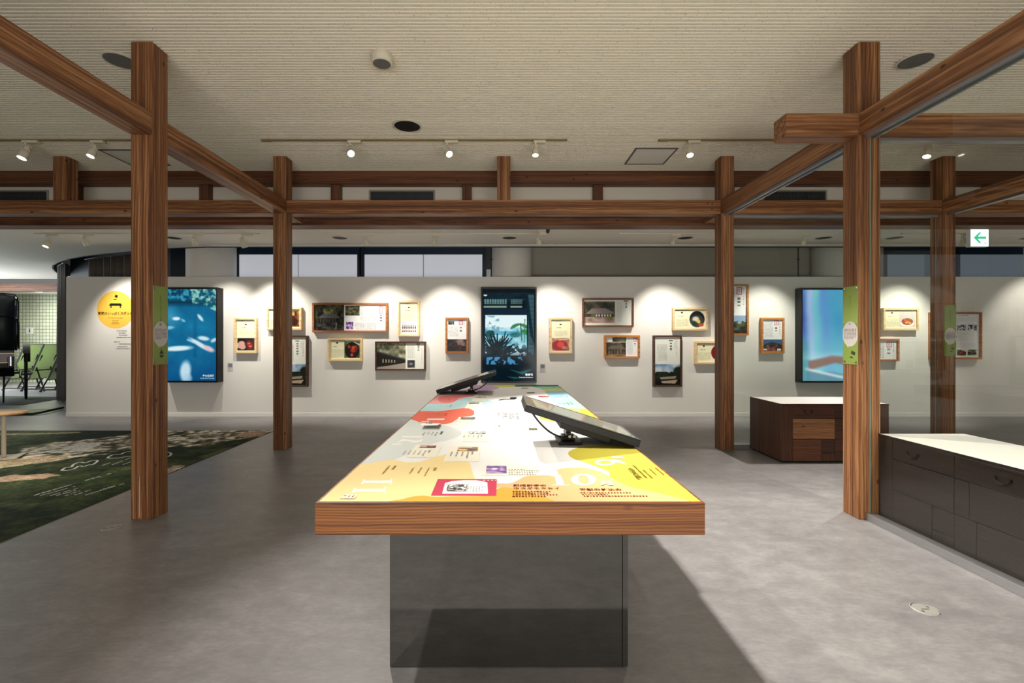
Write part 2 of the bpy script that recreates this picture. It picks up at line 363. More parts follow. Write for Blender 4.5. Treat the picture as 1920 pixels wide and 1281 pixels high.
def beam(a, b, w, z0, z1, axis, label, mat, name='wooden_beam'):
    # a,b: start/end along axis; w: centre across
    L = b-a; mb = MB()
    if axis == 0: mb.box(-L/2, L/2, -.073, .073, -(z1-z0)/2, (z1-z0)/2); loc = ((a+b)/2, w, (z0+z1)/2)
    else: mb.box(-.073, .073, -L/2, L/2, -(z1-z0)/2, (z1-z0)/2); loc = (w, (a+b)/2, (z0+z1)/2)
    o = mb.build(name, mat, loc=loc, bevel=.004); return tag(o, label, 'beam', None, 'thing')
cxl, cxr, cxf, cy1, cy2 = XL+G, XR+G, XF+G, Y1+G, Y2+G
beam(-3.0, Y1, cxl, BZ0, BZ1, 1, 'cedar beam running overhead into the near left post', WY)
beam(Y1+SQ, Y2, cxl, BZ0, BZ1, 1, 'cedar beam between the two left posts', WY)
beam(Y2+SQ, 5.68, cxl, BZ0, BZ1, 1, 'short beam end behind the farther left post', WY)
bn = beam(-3.0, Y1, cxr, BZ0, BZ1, 1, 'cedar beam running overhead into the near right post, above the glass', WY)
bf = beam(Y1+SQ, Y2, cxr, BZ0, BZ1, 1, 'cedar beam between the two right posts with a metal channel beneath', WY)
beam(Y2+SQ, 5.68, cxr, BZ0, BZ1, 1, 'short beam end behind the farther right post', WY)
bx = beam(Y1+SQ, Y2, cxf, BZ0, BZ1, 1, 'cedar beam at upper right, behind the near glass, running to the third far post', WY)
beam(-14, XL, cy2, BZ0, BZ1, 0, 'long cedar beam from the far left to the farther left post', WX)
beam(XL+SQ, XR, cy2, BZ0, BZ1, 0, 'long cedar beam across the middle between the two farther posts', WX)
beam(XR+SQ, XF, cy2, BZ0, BZ1, 0, 'cedar beam above the far glass, right of the farther right post', WX)
beam(XF+SQ, 9.2, cy2, BZ0, BZ1, 0, 'cedar beam running out to the right from the third far post', WX)
beam(1.976, XR, cy1, BZ0, BZ1, 0, 'short beam stub sticking out left of the near right post', WX)
beam(XR+SQ, 9.2, cy1, BZ0, BZ1, 0, 'cedar beam behind the near glass, right of the near right post', WX)
lb_ = [o for o in COL.objects if o.name.startswith('wooden_beam') and 'across the middle' in o.get('label', '')][0]
for u_, v_ in ((1335.5, 382), (1335.5, 392.5), (1327, 381)):
    x_, z_ = at(u_, v_, Y2); MB().cyl((0, 0, 0), (0, -.0015, 0), .011, n=14).build('dowel_plug', DZ, lb_, loc=(x_-lb_.location.x, -.073, z_-lb_.location.z))
# framed bulkhead behind
def bar(x0, x1, y0, y1, z0, z1, label, mat, name):
    o = MB().box(-(x1-x0)/2, (x1-x0)/2, -(y1-y0)/2, (y1-y0)/2, -(z1-z0)/2, (z1-z0)/2).build(name, mat, loc=((x0+x1)/2, (y0+y1)/2, (z0+z1)/2), bevel=.003)
    return tag(o, label, 'beam', None, 'thing')
bar(-14, 9.2, 5.68, 5.80, 3.145, CZ+.06, 'dark upper beam along the bulkhead below the ceiling', DX, 'bulkhead_beam')  # lack of light under the ceiling is put into the darker cedar
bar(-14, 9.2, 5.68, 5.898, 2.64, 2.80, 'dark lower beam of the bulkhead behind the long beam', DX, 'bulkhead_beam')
names = ['first bulkhead stud from the left, beside the short strut', 'bulkhead stud left of the farther left post', 'bulkhead stud just right of the farther left post', 'bulkhead stud between the middle grille and the short strut',
         'bulkhead stud right of the middle short strut', 'bulkhead stud behind the farther right post', 'bulkhead stud behind the near right post', 'bulkhead stud seen through the near glass']
for i, lb in enumerate(names):
    xc = at(137.5+246*i, 0, 5.72)[0]
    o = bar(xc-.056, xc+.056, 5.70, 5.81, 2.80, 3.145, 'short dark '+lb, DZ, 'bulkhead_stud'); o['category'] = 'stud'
for i, (u0, u1, lb) in enumerate(((-40, 92, 'black ventilation grille in the bulkhead at the far left'), (692, 816, 'black ventilation grille in the middle of the bulkhead'), (1428, 1550, 'black ventilation grille in the bulkhead left of the near right post'))):
    xa, xb = at(u0, 0, 5.8)[0], at(u1, 0, 5.8)[0]; w = (xb-xa)/2; zt = at(0, 356.5, 5.8)[1]; zb = 2.84; hh = (zt-zb)/2
    r = thing('vent_grille', lb, 'vent', ((xa+xb)/2, 5.80, (zt+zb)/2))
    f = MB().box(-w, w, -.012, 0, hh-.02, hh).box(-w, w, -.012, 0, -hh, -hh+.02).box(-w, -w+.02, -.012, 0, -hh+.02, hh-.02).box(w-.02, w, -.012, 0, -hh+.02, hh-.02)
    f.build('frame', plain('grille_frame', (150, 144, 132), .5), r)
    MB().box(-w+.02, w-.02, -.003, 0, -hh+.02, hh-.02).build('backing', CHAR, r)
    b = MB(); k = 34
    for j in range(k):
        xx = -w+.03+(2*w-.06)*j/(k-1); b.box(xx-.003, xx+.003, -.010, -.003, -hh+.02, hh-.02)
    for j in range(6):
        zz = -hh+.03+(2*hh-.06)*j/5; b.box(-w+.02, w-.02, -.008, -.004, zz-.002, zz+.002)
    o = b.build('lattice', plain('grille_bars', (58, 62, 58), .5), r); o['kind'] = 'stuff'

# ------------------------------------------------------------------ painted prints (colour per vertex of a fine grid)
RS = np.random.RandomState(5)
def vnoise(h, w, cells, octv=4, seed=0, aspect=1.0):
    r = np.random.RandomState(seed); out = np.zeros((h, w)); amp = 1; tot = 0
    for k in range(octv):
        cx = max(2, int(cells*2**k)); cy = max(2, int(cells*2**k*h/w*aspect))
        g = r.rand(cy+2, cx+2)
        yy = np.linspace(0, cy, h, endpoint=False); xx = np.linspace(0, cx, w, endpoint=False)
        yi, xi = yy.astype(int), xx.astype(int); fy, fx = (yy-yi)[:, None], (xx-xi)[None, :]
        fy, fx = fy*fy*(3-2*fy), fx*fx*(3-2*fx)
        a = g[np.ix_(yi, xi)]; b = g[np.ix_(yi, xi+1)]; c = g[np.ix_(yi+1, xi)]; d = g[np.ix_(yi+1, xi+1)]
        out += amp*((a*(1-fx)+b*fx)*(1-fy)+(c*(1-fx)+d*fx)*fy); tot += amp; amp *= .55
    return out/tot
def inpoly(X, Y, pts):
    m = np.zeros(X.shape, bool); n = len(pts)
    for i in range(n):
        (x0, y0), (x1, y1) = pts[i], pts[(i+1) % n]
        if y0 == y1: continue
        c = ((y0 > Y) != (y1 > Y)) & (X < (x1-x0)*(Y-y0)/(y1-y0)+x0); m ^= c
    return m
class Paint:
    SS = 2
    def __init__(s, w, h, base=(255, 255, 255)):
        s.W, s.H = w*s.SS, h*s.SS; s.a = np.empty((s.H, s.W, 3)); s.a[:] = base
        s.X, s.Y = np.meshgrid((np.arange(s.W)+.5)/s.W, (np.arange(s.H)+.5)/s.H)   # x right, y down, 0..1
        s.asp = s.W/s.H
    def put(s, m, c, k=1.0):
        c = np.asarray(c, float); m = np.asarray(m, float)*k
        s.a = s.a*(1-m[..., None])+c*m[..., None]
    def rect(s, x0, y0, x1, y1, c, k=1.0): s.put((s.X >= x0) & (s.X < x1) & (s.Y >= y0) & (s.Y < y1), c, k)
    def ell(s, x, y, rx, ry, c, k=1.0, rot=0, soft=0):
        dx, dy = (s.X-x)*s.asp, (s.Y-y); ca, sa = math.cos(rot), math.sin(rot)
        q = np.sqrt(((dx*ca+dy*sa)/(rx*s.asp))**2+((-dx*sa+dy*ca)/ry)**2)
        s.put(np.clip((1-q)/soft, 0, 1) if soft else q < 1, c, k)
    def poly(s, pts, c, k=1.0): s.put(inpoly(s.X, s.Y, pts), c, k)
    def line(s, pts, w, c, k=1.0):
        d = np.full(s.X.shape, 9.0)
        for (x0, y0), (x1, y1) in zip(pts, pts[1:]):
            ax, ay = (s.X-x0)*s.asp, s.Y-y0; bx, by = (x1-x0)*s.asp, y1-y0
            t_ = np.clip((ax*bx+ay*by)/(bx*bx+by*by+1e-9), 0, 1); d = np.minimum(d, np.hypot(ax-t_*bx, ay-t_*by))
        s.put(d < w, c, k)
    def tex(s, box, c0, c1, cells, seed, lo=.3, hi=.7, mask=None, octv=4, aspect=1.0):
        x0, y0, x1, y1 = box; ix = slice(max(0, int(x0*s.W)), int(math.ceil(x1*s.W))); iy = slice(max(0, int(y0*s.H)), int(math.ceil(y1*s.H)))
        h, w = s.a[iy, ix].shape[:2]
        if h < 2 or w < 2: return
        n = np.clip((vnoise(h, w, cells, octv, seed, aspect)-lo)/(hi-lo), 0, 1)[..., None]
        col = np.asarray(c0, float)*(1-n)+np.asarray(c1, float)*n
        if mask is None: s.a[iy, ix] = col
        else:
            m = mask[iy, ix][..., None]; s.a[iy, ix] = s.a[iy, ix]*(1-m)+col*m
    def rows(s, x0, y0, x1, y1, n, c, seed=0, k=.6, thick=.5, ch=None):      # small illegible print, horizontal lines
        r = np.random.RandomState(seed); p = (y1-y0)/n
        for i in range(n):
            y = y0+p*i; xe = x1 if i < n-1 else x0+(x1-x0)*r.uniform(.4, .9); x = x0; cw = ch or p/s.asp*.9
            while x < xe:
                w = cw*r.uniform(.5, .95); s.rect(x, y, min(x+w, xe), y+p*thick, c, k*r.uniform(.5, 1)); x += cw*1.15
    def cols(s, x0, y0, x1, y1, n, c, seed=0, k=.6, thick=.55, ch=None):      # vertical writing, right to left
        r = np.random.RandomState(seed); p = (x1-x0)/n
        for i in range(n):
            x = x1-p*(i+1); ye = y1 if i < n-1 else y0+(y1-y0)*r.uniform(.4, .9); y = y0; cw = ch or p*s.asp*.9
            while y < ye:
                h = cw*r.uniform(.5, .95); s.rect(x, y, x+p*thick, min(y+h, ye), c, k*r.uniform(.5, 1)); y += cw*1.15
    def blur(s, k):
        for ax in (0, 1):
            for _ in range(2):
                pad = [(0, 0)]*3; pad[ax] = (k, k); q = np.cumsum(np.pad(s.a, pad, 'edge'), ax); n_ = s.a.shape[ax]
                s.a = (np.take(q, range(2*k-1, n_+2*k-1), ax)-np.take(np.concatenate([np.zeros_like(np.take(q, [0], ax)), q], ax), range(0, n_), ax))/(2*k)
        return s
    def arr(s):
        return s.a.reshape(s.H//s.SS, s.SS, s.W//s.SS, s.SS, 3).mean((1, 3))
def raster(name, arr, w, h, mat, parent, plane='xz', loc=(0, 0, 0), label=None):
    """a flat print of w x h metres, one vertex per painted dot; row 0 is the top edge"""
    ny, nx = arr.shape[:2]
    xs = np.linspace(-w/2, w/2, nx); ys = np.linspace(h/2, -h/2, ny)
    X, Y = np.meshgrid(xs, ys); Z = np.zeros_like(X)
    co = np.stack([X, Z, Y] if plane == 'xz' else [X, Y, Z], -1).reshape(-1, 3)
    idx = np.arange(nx*ny).reshape(ny, nx)
    q = np.stack([idx[1:, :-1], idx[1:, 1:], idx[:-1, 1:], idx[:-1, :-1]], -1).reshape(-1, 4)
    me = bpy.data.meshes.new(name); me.vertices.add(nx*ny); me.vertices.foreach_set('co', co.ravel())
    me.loops.add(q.size); me.loops.foreach_set('vertex_index', q.ravel().astype(np.int32))
    me.polygons.add(len(q)); me.polygons.foreach_set('loop_start', np.arange(0, q.size, 4, dtype=np.int32))
    me.update(calc_edges=True)
    ca = me.color_attributes.new('Col', 'FLOAT_COLOR', 'POINT')
    rgba = np.ones((nx*ny, 4)); rgba[:, :3] = s2l(np.clip(arr, 0, 255)).reshape(-1, 3)
    ca.data.foreach_set('color', rgba.ravel())
    me.materials.append(mat); o = bpy.data.objects.new(name, me); COL.objects.link(o); o.parent = parent; o.location = loc
    if label: o['label'] = label
    return o

# little pictures, each painted into a box of a sheet
def pic(p, box, kind, seed=1):
    x0, y0, x1, y1 = box
    X = lambda a: x0+(x1-x0)*a
    Y = lambda a: y0+(y1-y0)*a
    B = lambda *a: (X(a[0]), Y(a[1]), X(a[2]), Y(a[3]))
    P = lambda pts: [(X(a), Y(b)) for a, b in pts]
    inside = ((p.X >= x0) & (p.X < x1) & (p.Y >= y0) & (p.Y < y1)).astype(float)
    keep = p.a.copy()
    if kind == 'shrine':
        p.tex(box, (16, 18, 14), (92, 100, 62), 6, seed); p.tex(B(.3, .1, .75, .45), (40, 46, 26), (150, 150, 96), 5, seed+1)
        p.poly(P([(.16, .46), (.3, .36), (.72, .36), (.84, .48), (.84, .52), (.14, .52)]), (104, 104, 104)); p.tex(B(.12, .52, .88, .68), (14, 12, 12), (60, 54, 48), 9, seed+2)
        for i in range(6): p.rect(X(.2+i*.1), Y(.54), X(.225+i*.1), Y(.68), (96, 90, 80))
        p.tex(B(0, .68, 1, 1), (20, 20, 20), (86, 86, 82), 6, seed+3, aspect=3); p.line(P([(.72, .95), (.74, .7)]), .012, (200, 196, 186))
    elif kind == 'twigs':
        p.tex(box, (16, 26, 14), (110, 120, 76), 6, seed)
        for i in range(9): p.line(P([(RS.rand(), RS.rand()), (RS.rand(), RS.rand())]), .008, (190, 150, 130), .7)
    elif kind == 'violet':
        p.tex(box, (70, 36, 110), (206, 170, 226), 4, seed); p.ell(X(.4), Y(.45), (x1-x0)*.2, (y1-y0)*.2, (240, 220, 240), .8, soft=.5)
    elif kind == 'bottles':
        p.tex(box, (196, 196, 202), (222, 222, 226), 2, seed)
        for i in range(7):
            xx = .1+i*.125; p.rect(X(xx), Y(.45), X(xx+.07), Y(.85), [(40, 30, 30), (70, 40, 30), (120, 50, 40)][i % 3]); p.rect(X(xx+.02), Y(.3), X(xx+.05), Y(.45), (40, 34, 34)); p.rect(X(xx), Y(.6), X(xx+.07), Y(.75), (220, 200, 180))
    elif kind == 'slices':
        p.tex(box, (30, 22, 24), (70, 50, 48), 3, seed)
        for a, b in ((.25, .45), (.3, .7), (.1, .6)): p.ell(X(a), Y(b), (x1-x0)*.22, (y1-y0)*.26, (206, 160, 150), soft=.3)
        for a, b in ((.68, .45), (.75, .65)): p.ell(X(a), Y(b), (x1-x0)*.2, (y1-y0)*.24, (150, 44, 40), soft=.4); p.ell(X(a), Y(b), (x1-x0)*.1, (y1-y0)*.08, (220, 130, 110), soft=.5)
    elif kind == 'stew':
        p.tex(box, (60, 90, 50), (130, 140, 96), 4, seed); p.ell(X(.5), Y(.55), (x1-x0)*.47, (y1-y0)*.5, (30, 22, 20))
        for i in range(16):
            a = RS.rand()*6.3; r = RS.rand()*.34; p.ell(X(.5+r*math.cos(a)), Y(.55+r*math.sin(a)), (x1-x0)*.13, (y1-y0)*.11, [(170, 50, 30), (130, 34, 24), (200, 90, 60)][i % 3], soft=.5, rot=a)
        p.line(P([(.55, .0), (1, .22)]), .02, (226, 210, 180))
    elif kind == 'meal':
        p.tex(box, (60, 30, 20), (190, 130, 70), 4, seed); p.rect(*B(0, .1, .7, .3), (210, 160, 90)); p.ell(X(.3), Y(.75), (x1-x0)*.3, (y1-y0)*.2, (230, 190, 60), soft=.3); p.ell(X(.7), Y(.7), (x1-x0)*.25, (y1-y0)*.3, (60, 30, 20), soft=.3)
    elif kind == 'redbowl':
        p.tex(box, (110, 80, 60), (206, 150, 120), 3, seed); p.ell(X(.45), Y(.6), (x1-x0)*.5, (y1-y0)*.5, (150, 20, 24), soft=.2); p.ell(X(.5), Y(.5), (x1-x0)*.25, (y1-y0)*.3, (226, 60, 50), soft=.4)
        p.line(P([(.4, .15), (1, .05)]), .014, (230, 200, 190)); p.ell(X(.7), Y(.75), (x1-x0)*.2, (y1-y0)*.16, (190, 130, 110), soft=.5)
    elif kind == 'soup':
        p.rect(*box, (238, 236, 222)); p.ell(X(.5), Y(.5), (x1-x0)*.48, (y1-y0)*.5, (30, 26, 30)); p.ell(X(.5), Y(.62), (x1-x0)*.44, (y1-y0)*.36, (60, 70, 56))
        p.ell(X(.42), Y(.5), (x1-x0)*.26, (y1-y0)*.2, (226, 206, 198), soft=.4); p.ell(X(.6), Y(.65), (x1-x0)*.14, (y1-y0)*.14, (226, 214, 110), soft=.4); p.ell(X(.75), Y(.85), (x1-x0)*.2, (y1-y0)*.12, (206, 80, 60), soft=.3)
        p.ell(X(.33), Y(.75), (x1-x0)*.13, (y1-y0)*.18, (24, 60, 34), soft=.4)
    elif kind == 'sweets':
        p.rect(*box, (238, 236, 214)); p.ell(X(.7), Y(.5), (x1-x0)*.7, (y1-y0)*.55, (130, 20, 34)); p.ell(X(.8), Y(.45), (x1-x0)*.3, (y1-y0)*.22, (210, 120, 110), soft=.4); p.ell(X(.6), Y(.8), (x1-x0)*.3, (y1-y0)*.15, (226, 206, 200), soft=.3)
    elif kind == 'noodles':
        p.rect(*box, (214, 206, 200)); p.ell(X(.5), Y(.75), (x1-x0)*.42, (y1-y0)*.22, (246, 244, 240)); p.ell(X(.5), Y(.65), (x1-x0)*.36, (y1-y0)*.22, (170, 70, 34))
        for i in range(14): p.ell(X(.25+.5*RS.rand()), Y(.5+.25*RS.rand()), (x1-x0)*.08, (y1-y0)*.06, [(230, 190, 110), (150, 40, 30), (226, 150, 70)][i % 3], soft=.4)
    elif kind == 'longhouse':
        p.tex(box, (60, 64, 44), (190, 190, 160), 7, seed); p.poly(P([(0, .3), (1, .62), (1, .8), (0, .92)]), (20, 18, 18)); p.poly(P([(0, .3), (1, .62), (1, .66), (0, .36)]), (70, 66, 62))
        for i in range(5): p.rect(X(.2+i*.1), Y(.62+i*.01), X(.24+i*.1), Y(.76), (190, 170, 140)); p.poly
        p.poly(P([(0, .95), (1, .76), (1, 1), (0, 1)]), (168, 156, 144))
    elif kind == 'cottage':
        p.tex(box, (28, 36, 18), (110, 96, 76), 6, seed); p.poly(P([(.1, .52), (.25, .33), (.7, .31), (.95, .5), (.95, .58), (.06, .6)]), (140, 126, 124)); p.rect(*B(.08, .58, .95, .72), (54, 46, 42))
        for i in range(6): p.rect(X(.38+i*.09), Y(.6), X(.43+i*.09), Y(.7), (226, 220, 210))
        p.tex(B(0, .72, 1, 1), (150, 120, 112), (196, 166, 154), 5, seed+2); p.ell(X(.85), Y(.78), (x1-x0)*.13, (y1-y0)*.12, (120, 126, 50), soft=.4); p.ell(X(.3), Y(.65), (x1-x0)*.1, (y1-y0)*.1, (90, 106, 50), soft=.4)
    elif kind == 'gate':
        p.tex(box, (26, 20, 12), (120, 104, 76), 6, seed); p.poly(P([(.1, .42), (.3, .22), (.75, .2), (.95, .4), (.95, .46), (.08, .48)]), (110, 100, 90))
        for i in range(5): p.rect(X(.2+i*.15), Y(.46), X(.24+i*.15), Y(.85), (50, 38, 28))
        p.tex(B(0, .85, 1, 1), (110, 90, 60), (160, 140, 110), 4, seed+1)
    elif kind == 'castle':
        p.rect(*box, (120, 150, 186)); p.tex(B(0, 0, 1, .45), (96, 134, 180), (206, 214, 222), 3, seed); p.tex(B(0, .36, 1, .6), (14, 22, 12), (44, 54, 28), 8, seed+1, mask=(vnoise(p.H, p.W, 6, 3, seed) > (Y(.55)-p.Y)/(y1-y0)*2.2).astype(float))
        p.ell(X(.95), Y(.35), (x1-x0)*.25, (y1-y0)*.28, (22, 32, 16), soft=.3); p.tex(B(0, .6, 1, 1), (10, 12, 8), (40, 40, 28), 6, seed+2); p.poly(P([(.2, .62), (.85, .56), (.82, .68), (.25, .72)]), (160, 146, 126)); p.poly(P([(.25, .8), (.9, .74), (.8, .92), (.3, .9)]), (186, 166, 146))
    elif kind == 'trees':
        p.rect(*box, (150, 176, 206)); p.tex(B(0, .2, 1, 1), (18, 24, 14), (86, 96, 54), 6, seed, mask=(vnoise(p.H, p.W, 7, 3, seed+4) > (Y(.8)-p.Y)/(y1-y0)*1.1).astype(float)); p.tex(B(0, .75, 1, 1), (26, 26, 20), (60, 58, 46), 5, seed+5)
        p.poly(P([(.0, .7), (.4, .6), (.7, .72), (.7, .8), (0, .86)]), (90, 88, 86))
    elif kind == 'street':
        p.rect(*box, (60, 96, 140)); p.poly(P([(.1, .4), (.5, .2), (.95, .4), (.95, .5), (.1, .5)]), (54, 46, 46)); p.tex(B(0, .45, 1, 1), (30, 20, 18), (140, 90, 76), 7, seed)
        p.rect(*B(.05, .75, .22, .9), (220, 216, 206)); p.rect(*B(.75, .75, .95, .92), (226, 220, 210))
    elif kind == 'dusk':
        p.tex(box, (22, 14, 14), (150, 120, 116), 5, seed); p.tex(B(0, .55, 1, 1), (12, 8, 8), (60, 34, 28), 6, seed+1); p.line(P([(.1, .3), (.5, .0)]), .01, (20, 12, 10)); p.line(P([(.2, .6), (.3, .05)]), .014, (20, 12, 10))
    elif kind == 'stone':
        p.tex(box, (26, 28, 28), (90, 92, 90), 5, seed); p.ell(X(.5), Y(.5), (x1-x0)*.3, (y1-y0)*.18, (140, 140, 136), soft=.4)
    elif kind == 'village':
        p.tex(box, (20, 20, 18), (220, 220, 224), 8, seed, .42, .58)
    p.a = keep*(1-inside[..., None])+p.a*inside[..., None]

YEL, PAP, OFF, INK = (240, 236, 198), (240, 240, 240), (232, 234, 224), (60, 58, 54)
def hat(p, x, y, s, c=(30, 28, 26)):
    p.ell(x, y, s, s*.8*p.asp*.9, c); p.rect(x-s*1.0, y+s*.3*p.asp, x+s*.9, y+s*.6*p.asp, c, .0)
def stamp(p, x0, y0, x1, y1): 
    c = (190, 90, 110); w = (x1-x0)*.16; h = w*p.asp
    p.rect(x0, y0, x1, y0+h, c); p.rect(x0, y1-h, x1, y1, c); p.rect(x0, y0, x0+w, y1, c); p.rect(x1-w, y0, x1, y1, c); p.rect(x0+w*2, y0+h*1.6, x1-w*2, y1-h*1.6, c, .45)
def sheet(lay, w, h, photo, seed):
    p = Paint(max(8, int(w/.0045)), max(8, int(h/.0045)), YEL if lay[0] == 'f' else (OFF if lay in ('doc_dark_p', 'doc_dark_l', 'doc_cottage') else PAP))
    if lay == 'food_p':
        p.rows(.06, .025, .86, .06, 1, INK, seed, .9, .8); hat(p, .5, .155, .055); p.rows(.3, .24, .72, .27, 1, INK, seed+1, .8, .8); p.rows(.2, .36, .85, .52, 6, (110, 108, 84), seed+2, .5); pic(p, (.05, .58, .96, .97), photo, seed)
    elif lay == 'food_l':
        p.rows(.05, .03, .62, .08, 1, INK, seed, .9, .8); hat(p, .24, .16, .035); p.rows(.12, .33, .38, .37, 1, INK, seed+1, .8, .8); p.rows(.06, .5, .45, .92, 8, (110, 108, 84), seed+2, .5); pic(p, (.47, .08, .97, .92), photo, seed)
    elif lay == 'doc_wide':
        pic(p, (0, 0, .415, 1), 'shrine', seed); pic(p, (.43, .05, .63, .42), 'twigs', seed+1); pic(p, (.44, .66, .54, .94), 'violet', seed+2)
        p.cols(.57, .7, .86, .96, 18, (90, 90, 92), seed, .55); p.cols(.64, .08, .86, .64, 16, (90, 90, 92), seed+5, .55); stamp(p, .905, .06, .955, .34); p.cols(.915, .38, .95, .8, 1, INK, seed+3, .9, .8); p.cols(.965, .06, .985, .9, 1, (176, 90, 100), seed+4, .6)
    elif lay == 'doc_l':
        pic(p, (.0, .27, .62, 1), photo, seed); pic(p, (.2, 0, .63, .25), 'twigs', seed+1); p.cols(.66, .1, .84, .9, 8, (100, 98, 96), seed, .5); stamp(p, .86, .04, .97, .24); p.cols(.88, .3, .95, .62, 1, INK, seed+3, .9, .7)
    elif lay == 'doc_text_l':
        pic(p, (.03, .15, .2, .6), 'dusk', seed); p.cols(.22, .15, .62, .95, 9, (90, 88, 88), seed, .6); stamp(p, .68, .06, .84, .36); p.cols(.7, .42, .82, .9, 1, INK, seed+3, .9, .8); p.cols(.88, .08, .94, .8, 1, (130, 110, 116), seed+5, .6)
    elif lay == 'doc_cottage':
        pic(p, (0, .07, .645, .9), photo, seed); p.cols(.69, .1, .8, .86, 6, (150, 150, 140), seed, .5); p.rect(.83, .04, .92, .07, INK); p.cols(.865, .12, .9, .5, 1, INK, seed+2, .9, .9); p.cols(.95, .1, .975, .6, 1, (140, 140, 130), seed+3, .6)
    elif lay == 'doc_dark_l':
        pic(p, (0, 0, .605, 1), photo, seed); p.cols(.64, .1, .8, .58, 10, (110, 110, 104), seed, .55); pic(p, (.645, .66, .8, .95), 'stone', seed); p.rect(.835, .03, .9, .06, INK); p.cols(.86, .1, .9, .6, 1, INK, seed+2, .9, .9); p.cols(.94, .08, .97, .9, 1, (130, 134, 124), seed+3, .6)
    elif lay == 'doc_dark_p':
        p.rect(.56, .07, .72, .088, INK); p.cols(.6, .12, .7, .44, 1, INK, seed, .9, .8); p.cols(.1, .16, .5, .5, 9, (110, 110, 104), seed+1, .55); p.cols(.78, .08, .92, .4, 2, (130, 134, 124), seed+2, .6); pic(p, (0, .565, 1, 1), photo, seed)
    elif lay == 'doc_p':
        stamp(p, .6, .02, .82, .18); p.cols(.64, .24, .78, .5, 1, INK, seed, .9, .8); p.cols(.05, .06, .55, .56, 9, (110, 108, 108), seed+1, .5); p.cols(.86, .04, .96, .55, 1, (160, 130, 136), seed+2, .6); pic(p, (0, .62, 1, 1), photo, seed)
        if photo == 'dusk': p.rect(0, 0, .56, .56, PAP); pic(p, (.05, .06, .36, .17), 'shrine', seed+3); p.cols(.06, .2, .6, .54, 8, (110, 108, 108), seed+1, .5)
    elif lay == 'report':
        p.rect(.05, .03, .3, .05, (120, 120, 120), .4)
        for cxx in (.12, .55): p.rows(cxx, .03, cxx+.25, .05, 1, INK, seed, .8, .8)
        p.rows(.1, .08, .92, .2, 6, (140, 140, 140), seed+1, .4)
        for j in range(4): pic(p, (.08+j*.225, .25, .27+j*.225, .38), 'village' if j else 'violet', seed+j)
        for cxx in (.1, .52): p.rows(cxx, .42, cxx+.38, .64, 10, (140, 140, 140), seed+2, .4); p.rows(cxx, .66, cxx+.38, .78, 6, (140, 140, 140), seed+3, .4)
        p.rows(.4, .52, .55, .55, 1, INK, seed, .8, .8)
        for j in range(4): pic(p, (.08+j*.225, .82, .27+j*.225, .95), ['gate', 'cottage', 'stew', 'longhouse'][j], seed+j)
    return p.arr()

FD = .065
frames = [  # front face in the frame of the photograph: u0 v0 u1 v1, wood, layout, picture, label
    (438.5, 596, 480.5, 662.5, 'pale', 'food_p', 'slices', 'pale wood frame with yellow sheet and meat slices, right of the koi display'),
    (499.5, 576.5, 565, 619, 'pale', 'food_l', 'meal', 'pale landscape frame half hidden behind the farther left post'),
    (524, 629.5, 576, 725.5, 'dark', 'doc_dark_p', 'castle', 'dark upright frame half hidden behind the farther left post'),
    (585.2, 568, 726.5, 623.5, 'brown', 'doc_wide', 'shrine', 'widest brown frame with a dark shrine photo and lines of text'),
    (745.5, 564, 786.5, 631, 'pale', 'food_p', 'bottles', 'pale upright frame with a row of bottles at its foot'),
    (614, 634, 679, 677.5, 'pale', 'food_l', 'stew', 'pale landscape frame with a red dish, below the widest frame'),
    (703, 640.5, 798, 695, 'dark', 'doc_dark_l', 'longhouse', 'dark landscape frame with a long black building'),
    (835, 595.5, 878, 662.5, 'brown', 'doc_p', 'dusk', 'small brown upright frame left of the middle display'),
    (1030, 596, 1073, 663, 'pale', 'food_p', 'redbowl', 'pale upright frame with a red dish, right of the middle display'),
    (1092.5, 559, 1188.5, 613.3, 'walnut', 'doc_cottage', 'cottage', 'walnut landscape frame with a tiled cottage and garden'),
    (1133.5, 629, 1200.3, 672, 'orange', 'doc_l', 'gate', 'orange brown landscape frame with a wooden gate, below the cottage frame'),
    (1262, 577, 1328, 620, 'pale', 'food_l', 'soup', 'pale landscape frame with a bowl of soup'),
    (1225.5, 629, 1279, 725.7, 'dark', 'doc_dark_p', 'castle', 'tall dark upright frame with blue sky and a park at its foot'),
    (1303.5, 640, 1369, 683, 'pale', 'food_l', 'sweets', 'pale landscape frame cut off by the farther right post'),
    (1351, 533, 1404.3, 629, 'orange', 'doc_p', 'trees', 'tall orange brown frame partly behind the farther right post'),
    (1428, 596, 1471.3, 662.8, 'orange', 'doc_p', 'street', 'small orange brown upright frame left of the colourful display'),
    (1657, 577.8, 1723.5, 619.6, 'pale', 'food_l', 'noodles', 'pale landscape frame with a noodle dish, seen through the near glass'),
    (1620, 635.3, 1687, 677.5, 'brown', 'doc_text_l', 'dusk', 'small brown frame of text right beside the near right post'),
    (1747, 585.5, 1842, 674, 'brown', 'report', 'village', 'large brown frame of text with rows of small photos at the far right'),
]
